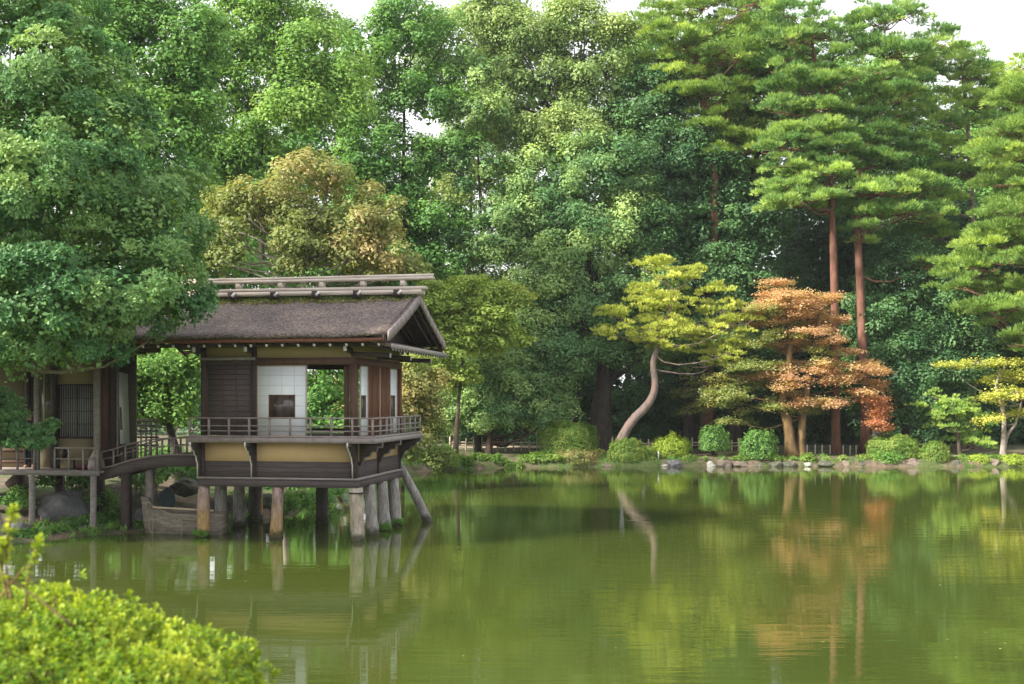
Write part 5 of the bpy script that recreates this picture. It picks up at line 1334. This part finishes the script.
def boat():
    ly = .68; x0 = LX(147, ly); x1 = x0+2.4
    wx, wy = lw(x0, ly); R = empty('wooden_boat', (wx, wy, 0), -A); tag(R, 'old flat bottomed wooden boat moored under the pavilion, blunt bow post', 'boat')
    st = np.array([0, .3, .9, 1.6, 2.2]); hw = np.array([.1, .26, .37, .38, .3]); top = np.array([.72, .66, .58, .55, .6])
    V = []
    for x, w, t in zip(st, hw, top):
        for (yy, z) in ((-w*.8, -.12), (-w, t), (-w+.035, t), (-w*.8+.035, -.08), (w*.8-.035, -.08), (w-.035, t), (w, t), (w*.8, -.12)): V.append((x-(.1 if z > 0 and x == 0 else 0), yy, z))
    n = 8; q = [(i*n+j, i*n+(j+1) % n, (i+1)*n+(j+1) % n, (i+1)*n+j) for i in range(4) for j in range(n)]
    MB().add(V, q, ng=[list(range(8))[::-1], list(range(32, 40))]).build('hull', M['boat'], R)
    MB().prism([(-.12, .98), (.1, .94), (.24, .6), (.32, -.2), (.12, -.2), (-.02, .45)][::-1], 'y', -.13, .02).build('bow_post', M['boat'], R)
    MB().box(2.19, 2.24, -.27, .27, -.1, .6).build('transom', M['boat'], R)
    for x in (.8, 1.5): MB().box(x, x+.12, -.33, .33, .47, .52).build('thwart', M['boat'], R)
    MB().bar((.35, -.34, .72), (2.1, -.36, .66), .04, .05).build('gunwale', M['pale_frame'], R)
    for pts in ([(.18, -.15, .8), (.24, -.2, .5), (.2, -.22, .2), (.26, -.24, -.05)], [(.15, -.14, .75), (.36, -.3, .45), (.3, -.28, .1), (.34, -.3, -.05)], [(1.2, -.42, .5), (1.25, -.44, .2), (1.22, -.43, -.02)], [(.12, -.15, .82), (.7, -.4, .62), (1.25, -.42, .42), (1.75, -.4, .4)]):
        MB().tube(smooth_path(pts, 12), .016, 6).build('rope', M['rope'], R)
boat()

# person standing on the veranda behind the low branch
def person():
    ly = 1.25; lx = LX(29.5, ly); x, y = lw(lx, ly); zf = 1.665; H = LZ(411, lx, ly)-zf
    k = H/1.7
    def skinned(name, verts, edges, radii, mat, parent=None, sub=2):
        me = bpy.data.meshes.new(name); me.from_pydata([tuple(np.array(v)*k) for v in verts], edges, []); me.update()
        o = bpy.data.objects.new(name, me); C.objects.link(o); o.parent = parent
        sm = o.modifiers.new('skin', 'SKIN'); 
        for i, r in enumerate(radii):
            rr = (r, r) if np.isscalar(r) else r
            me.skin_vertices[0].data[i].radius = (rr[0]*k, rr[1]*k)
        me.skin_vertices[0].data[0].use_root = True
        sb = o.modifiers.new('sub', 'SUBSURF'); sb.levels = sub; sb.render_levels = sub
        me.materials.append(M[mat]); return o
    v = [(0, 0, .92), (0, 0, 1.1), (0, -.01, 1.3), (0, 0, 1.42), (0, -.01, 1.5), (0, -.03, 1.58), (0, -.02, 1.66),
         (-.17, 0, 1.38), (-.22, -.02, 1.12), (-.2, -.14, .92), (-.17, -.2, .86), (.17, 0, 1.38), (.22, -.02, 1.12), (.2, -.14, .92), (.17, -.2, .86),
         (-.09, 0, .85), (-.1, -.02, .48), (-.1, .01, .08), (-.1, -.14, .03), (.09, 0, .85), (.1, -.02, .48), (.1, .01, .08), (.1, -.14, .03)]
    e = [(0,1),(1,2),(2,3),(3,4),(4,5),(5,6),(3,7),(7,8),(8,9),(9,10),(3,11),(11,12),(12,13),(13,14),(0,15),(15,16),(16,17),(17,18),(0,19),(19,20),(20,21),(21,22)]
    r = [(.14, .1), (.12, .09), (.15, .1), (.09, .07), .055, (.078, .095), (.075, .09), .055, .042, .032, .03, .055, .042, .032, .03, .085, .06, .042, .038, .085, .06, .042, .038]
    body = skinned('person', v, e, r, 'skin')
    body.location = (x, y, zf); body.rotation_euler = (0, 0, .3); tag(body, 'person with short dark hair standing behind the low leafy branch on the veranda', 'person')
    jac = skinned('jacket', [v[i] for i in (0, 1, 2, 3, 7, 8, 9, 11, 12, 13)], [(0,1),(1,2),(2,3),(3,4),(4,5),(5,6),(3,7),(7,8),(8,9)], [(.17, .125), (.15, .115), (.175, .12), (.1, .09), .075, .06, .05, .075, .06, .05], 'cloth_dark', body)
    tr = skinned('trousers', [v[i] for i in (0, 15, 16, 17, 19, 20, 21)], [(0,1),(1,2),(2,3),(0,4),(4,5),(5,6)], [(.155, .115), .1, .075, .06, .1, .075, .06], 'cloth_dark', body)
    def ball(name, c, rad, mat, n=14):
        th = np.linspace(0, 2*PI, n, endpoint=False); ph = np.linspace(-PI/2, PI/2, 9); T, Ph = np.meshgrid(th, ph)
        D = np.stack([np.cos(Ph)*np.cos(T), np.cos(Ph)*np.sin(T), np.sin(Ph)], -1).reshape(-1, 3)
        i = np.arange(8)[:, None]*n; j = np.arange(n)[None, :]; kk = (j+1) % n
        q = np.stack([i+j, i+kk, i+n+kk, i+n+j], -1).reshape(-1, 4)
        return MB().add((D*np.array(rad)+np.array(c))*k, q).build(name, M[mat], body, smooth=True)
    ball('hair', (0, .005, 1.645), (.086, .098, .085), 'hair'); ball('eye', (-.03, -.115, 1.6), (.011, .01, .008), 'hair', 8); ball('eye', (.03, -.115, 1.6), (.011, .01, .008), 'hair', 8)
    ball('nose', (0, -.127, 1.575), (.011, .016, .02), 'skin', 8); ball('mouth', (0, -.115, 1.535), (.024, .008, .006), 'cloth_wine', 8)
    for sx in (-1, 1):
        ball('ear', (sx*.082, -.02, 1.58), (.012, .02, .03), 'skin', 8)
        for f in range(4): 
            MB().tube(np.array([(sx*.17+(f-1.5)*.017, -.21, .86), (sx*.17+(f-1.5)*.019, -.235, .83), (sx*.17+(f-1.5)*.018, -.24, .795+.006*abs(f-1.4))])*k, [.009*k, .0085*k, .006*k], 6).build('finger', M['skin'], body)
        MB().tube(np.array([(sx*.17-sx*.02, -.2, .87), (sx*.13, -.225, .845), (sx*.125, -.24, .82)])*k, [.011*k, .01*k, .007*k], 6).build('thumb', M['skin'], body)
person()

# ------------------------------------------------------------------ foreground bush
def leaf6(mb, base, al, N, ln, wd, cl):
    """obovate leaves: two quads each"""
    n = len(base); al = norm(al); N = norm(N-al*(N*al).sum(1)[:, None]); b = np.cross(N, al); ln = ln[:, None]; w = wd*ln
    V = np.empty((n, 6, 3)); V[:, 0] = base; V[:, 1] = base+al*ln*.55+b*w*.5+N*ln*.1; V[:, 2] = base+al*ln*.6; V[:, 3] = base+al*ln*.55-b*w*.5+N*ln*.1
    V[:, 4] = base+al*ln*.97-N*ln*.08; V[:, 5] = base+al*ln*.85+b*w*.34+N*ln*.04
    k = np.arange(n)[:, None]*6
    V2 = V.copy()
    q1 = k+np.array([[0, 2, 1, 1]]); 
    t = np.concatenate([k+np.array([[0, 2, 1]]), k+np.array([[0, 3, 2]]), k+np.array([[1, 2, 5]]), k+np.array([[5, 2, 4]]), k+np.array([[2, 3, 4]])])
    r = rng.random(n); mb.add(V.reshape(-1, 3), t=t, attrs={'leafv': np.tile(r, 5), 'clumpv': np.tile(np.clip(cl, 0, 1), 5)})

def bush():
    Y = 3.7; o3 = np.array([-1.75, Y, hz(-1.75, Y)])
    root = empty('leafy_bush', o3); tag(root, 'bright yellow-green leafy bush in the near bottom left corner', 'bush')
    B = np.array([(*W(20, 708, 3.8), .42, .5, .42), (*W(100, 720, 3.7), .34, .45, .40), (*W(190, 744, 3.6), .29, .4, .36), (*W(-90, 718, 3.9), .45, .5, .42), (*W(-20, 760, 3.4), .6, .5, .4), (*W(130, 790, 3.3), .4, .4, .4)])
    tips = []; dirs = []
    for i, b in enumerate(B):
        c, r = b[:3], b[3:]; n = int(3400*(r[0]*r[2])/.16*Q); d = unit(n); d = d[(d[:, 2] > -.3) & ((d[:, 1] < .5) | (rng.random(n) < .5))]
        rr = 1-.22*rng.random(len(d))**1.6+.09*vnoise(d*5, 1, i)+.05*vnoise(d*13, 1, i+7)
        rr += (rng.random(len(d)) < .05)*rng.uniform(0, .12, len(d))
        P = c+d*r*rr[:, None]; ins = np.zeros(len(P), bool)
        for j, bb in enumerate(B):
            if j != i: ins |= (((P-bb[:3])/bb[3:])**2).sum(1) < .62
        tips.append(P[~ins]); dirs.append(norm(d[~ins]*.6+np.array([0, 0, .8])+unit((~ins).sum())*.35))
    # stray long shoots
    shoots = [((25, 610), (30, 570), (38, 542), 3.1), ((12, 600), (6, 560), (12, 512), 3.0), ((8, 600), (2, 570), (0, 545), 3.0)]
    tb = MB()
    for a, b_, c, yy in shoots:
        pth = smooth_path([W(*a, yy), W(*b_, yy), W(*c, yy)], 10); tb.tube(pth-o3, np.linspace(.004, .002, 10), 6)
        for kx in range(3, 10, 1): 
            m = 2 if kx > 5 else 1
            tips.append(pth[kx:kx+1].repeat(m, 0)); dirs.append(norm(unit(m)*.5+(pth[kx]-pth[kx-1])/np.linalg.norm(pth[kx]-pth[kx-1])*.8))
    P = np.concatenate(tips); D = np.concatenate(dirs); print('bush tips', len(P))
    k = 9; idx = np.repeat(np.arange(len(P)), k); n = len(idx)
    side = unit(n); side = norm(side-D[idx]*(side*D[idx]).sum(1)[:, None]); up = rng.uniform(0, .95, n)[:, None]
    al = D[idx]*up+side*(1-up*.6); base = P[idx]+D[idx]*(up-.4)*.022
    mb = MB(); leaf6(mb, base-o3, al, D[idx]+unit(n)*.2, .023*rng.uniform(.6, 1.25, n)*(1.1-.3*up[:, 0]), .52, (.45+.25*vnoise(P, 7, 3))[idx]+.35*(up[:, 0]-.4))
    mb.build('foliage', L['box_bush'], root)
    for _ in range(260):
        j = rng.integers(len(P)); q = P[j]-o3; p = q-D[j]*rng.uniform(.1, .3)+unit(1)[0]*.03
        tb.tube(smooth_path([p, (p+q)/2+unit(1)[0]*.01, q], 5), np.linspace(.004, .0015, 5), 5)
    for i in range(14):
        e = B[i % len(B)][:3]-o3; tb.tube(smooth_path([(rng.uniform(-.3, .3), rng.uniform(-.2, .2), -.1), e*.5+unit(1)[0]*.08, e+unit(1)[0]*.15], 8), np.linspace(.02, .006, 8), 6)
    tb.build('twigs', M['trunk_ochre'], root)
bush()

# ------------------------------------------------------------------ sky, sun, camera
sc = bpy.context.scene
w = bpy.data.worlds.new('World'); sc.world = w; w.use_nodes = True
nt = w.node_tree; nt.nodes.clear()
out = nt.nodes.new('ShaderNodeOutputWorld'); bg = nt.nodes.new('ShaderNodeBackground'); bg.inputs[1].default_value = .15
sky = nt.nodes.new('ShaderNodeTexSky'); sky.sky_type = 'NISHITA'; sky.sun_disc = False
sd = Vector((-.72, -.38, .58)).normalized()
el = math.asin(sd.z); az = math.atan2(sd.x, sd.y)
sky.sun_elevation = el; sky.sun_rotation = az; sky.air_density = 1.3; sky.dust_density = 2.0
tc = nt.nodes.new('ShaderNodeTexCoord')
cl = ramp(nt, noise(nt, 1.6, 5, .55, vec=tc.outputs['Generated'], stretch=(1, 1, 3)), [(.25, (.72, .72, .72)), (.6, (.96, .96, .96))])
mixed = mixc(nt, cl, sky.outputs[0], (4.6, 4.6, 4.75))
nt.links.new(mixed, bg.inputs[0]); nt.links.new(bg.outputs[0], out.inputs[0])
sl = bpy.data.lights.new('sun', 'SUN'); sl.energy = 5.0; sl.angle = math.radians(6); sl.color = (1, .93, .8)
so = bpy.data.objects.new('sun', sl); C.objects.link(so); so.rotation_euler = sd.to_track_quat('Z', 'Y').to_euler()

cam = bpy.data.cameras.new('camera'); cam.sensor_width = 36; cam.lens = F/1024*36; cam.shift_y = (HZ-342)/1024; cam.clip_end = 2000; cam.clip_start = .05
cam.dof.use_dof = True; cam.dof.focus_distance = 38; cam.dof.aperture_fstop = 3.8
co = bpy.data.objects.new('camera', cam); C.objects.link(co); co.location = (0, 0, CH); co.rotation_euler = (PI/2, 0, 0); sc.camera = co

sc.view_settings.view_transform = 'Standard'; sc.view_settings.look = 'None'; sc.view_settings.exposure = 1.3; sc.view_settings.gamma = 1
sc.render.engine = 'CYCLES'
cy = sc.cycles; cy.max_bounces = 6; cy.diffuse_bounces = 3; cy.glossy_bounces = 3; cy.transmission_bounces = 3; cy.transparent_max_bounces = 4
cy.use_denoising = True; cy.caustics_reflective = False; cy.caustics_refractive = False; cy.sample_clamp_indirect = 6
print('TOTAL POLYS', sum(len(o.data.polygons) for o in bpy.data.objects if o.type == 'MESH'))


mb = MB(); n = 150; Y_ = rng.uniform(15, 55, n)**1.0; X_ = (rng.uniform(240, 1020, n)-512)/F*Y_
leaves(mb, np.column_stack([X_, Y_, np.full(n, .006)]), np.tile([0, 0, 1.], (n, 1)), .05, .7, fold=.02)
o = mb.build('floating_leaves', L['olive']); tag(o, 'a few fallen leaves floating on the pond', kind='stuff')
mb = MB().box(-420, 420, -70, 520, -3.5, 60)
m, nt, out = nodes('haze_air')
pv = nt.nodes.new('ShaderNodeVolumePrincipled'); pv.inputs['Density'].default_value = .00022; pv.inputs['Color'].default_value = (.9, .95, 1, 1); pv.inputs['Anisotropy'].default_value = .2
nt.links.new(pv.outputs[0], out.inputs['Volume'])
o = mb.build('haze', m); tag(o, 'thin haze in the air', kind='stuff')
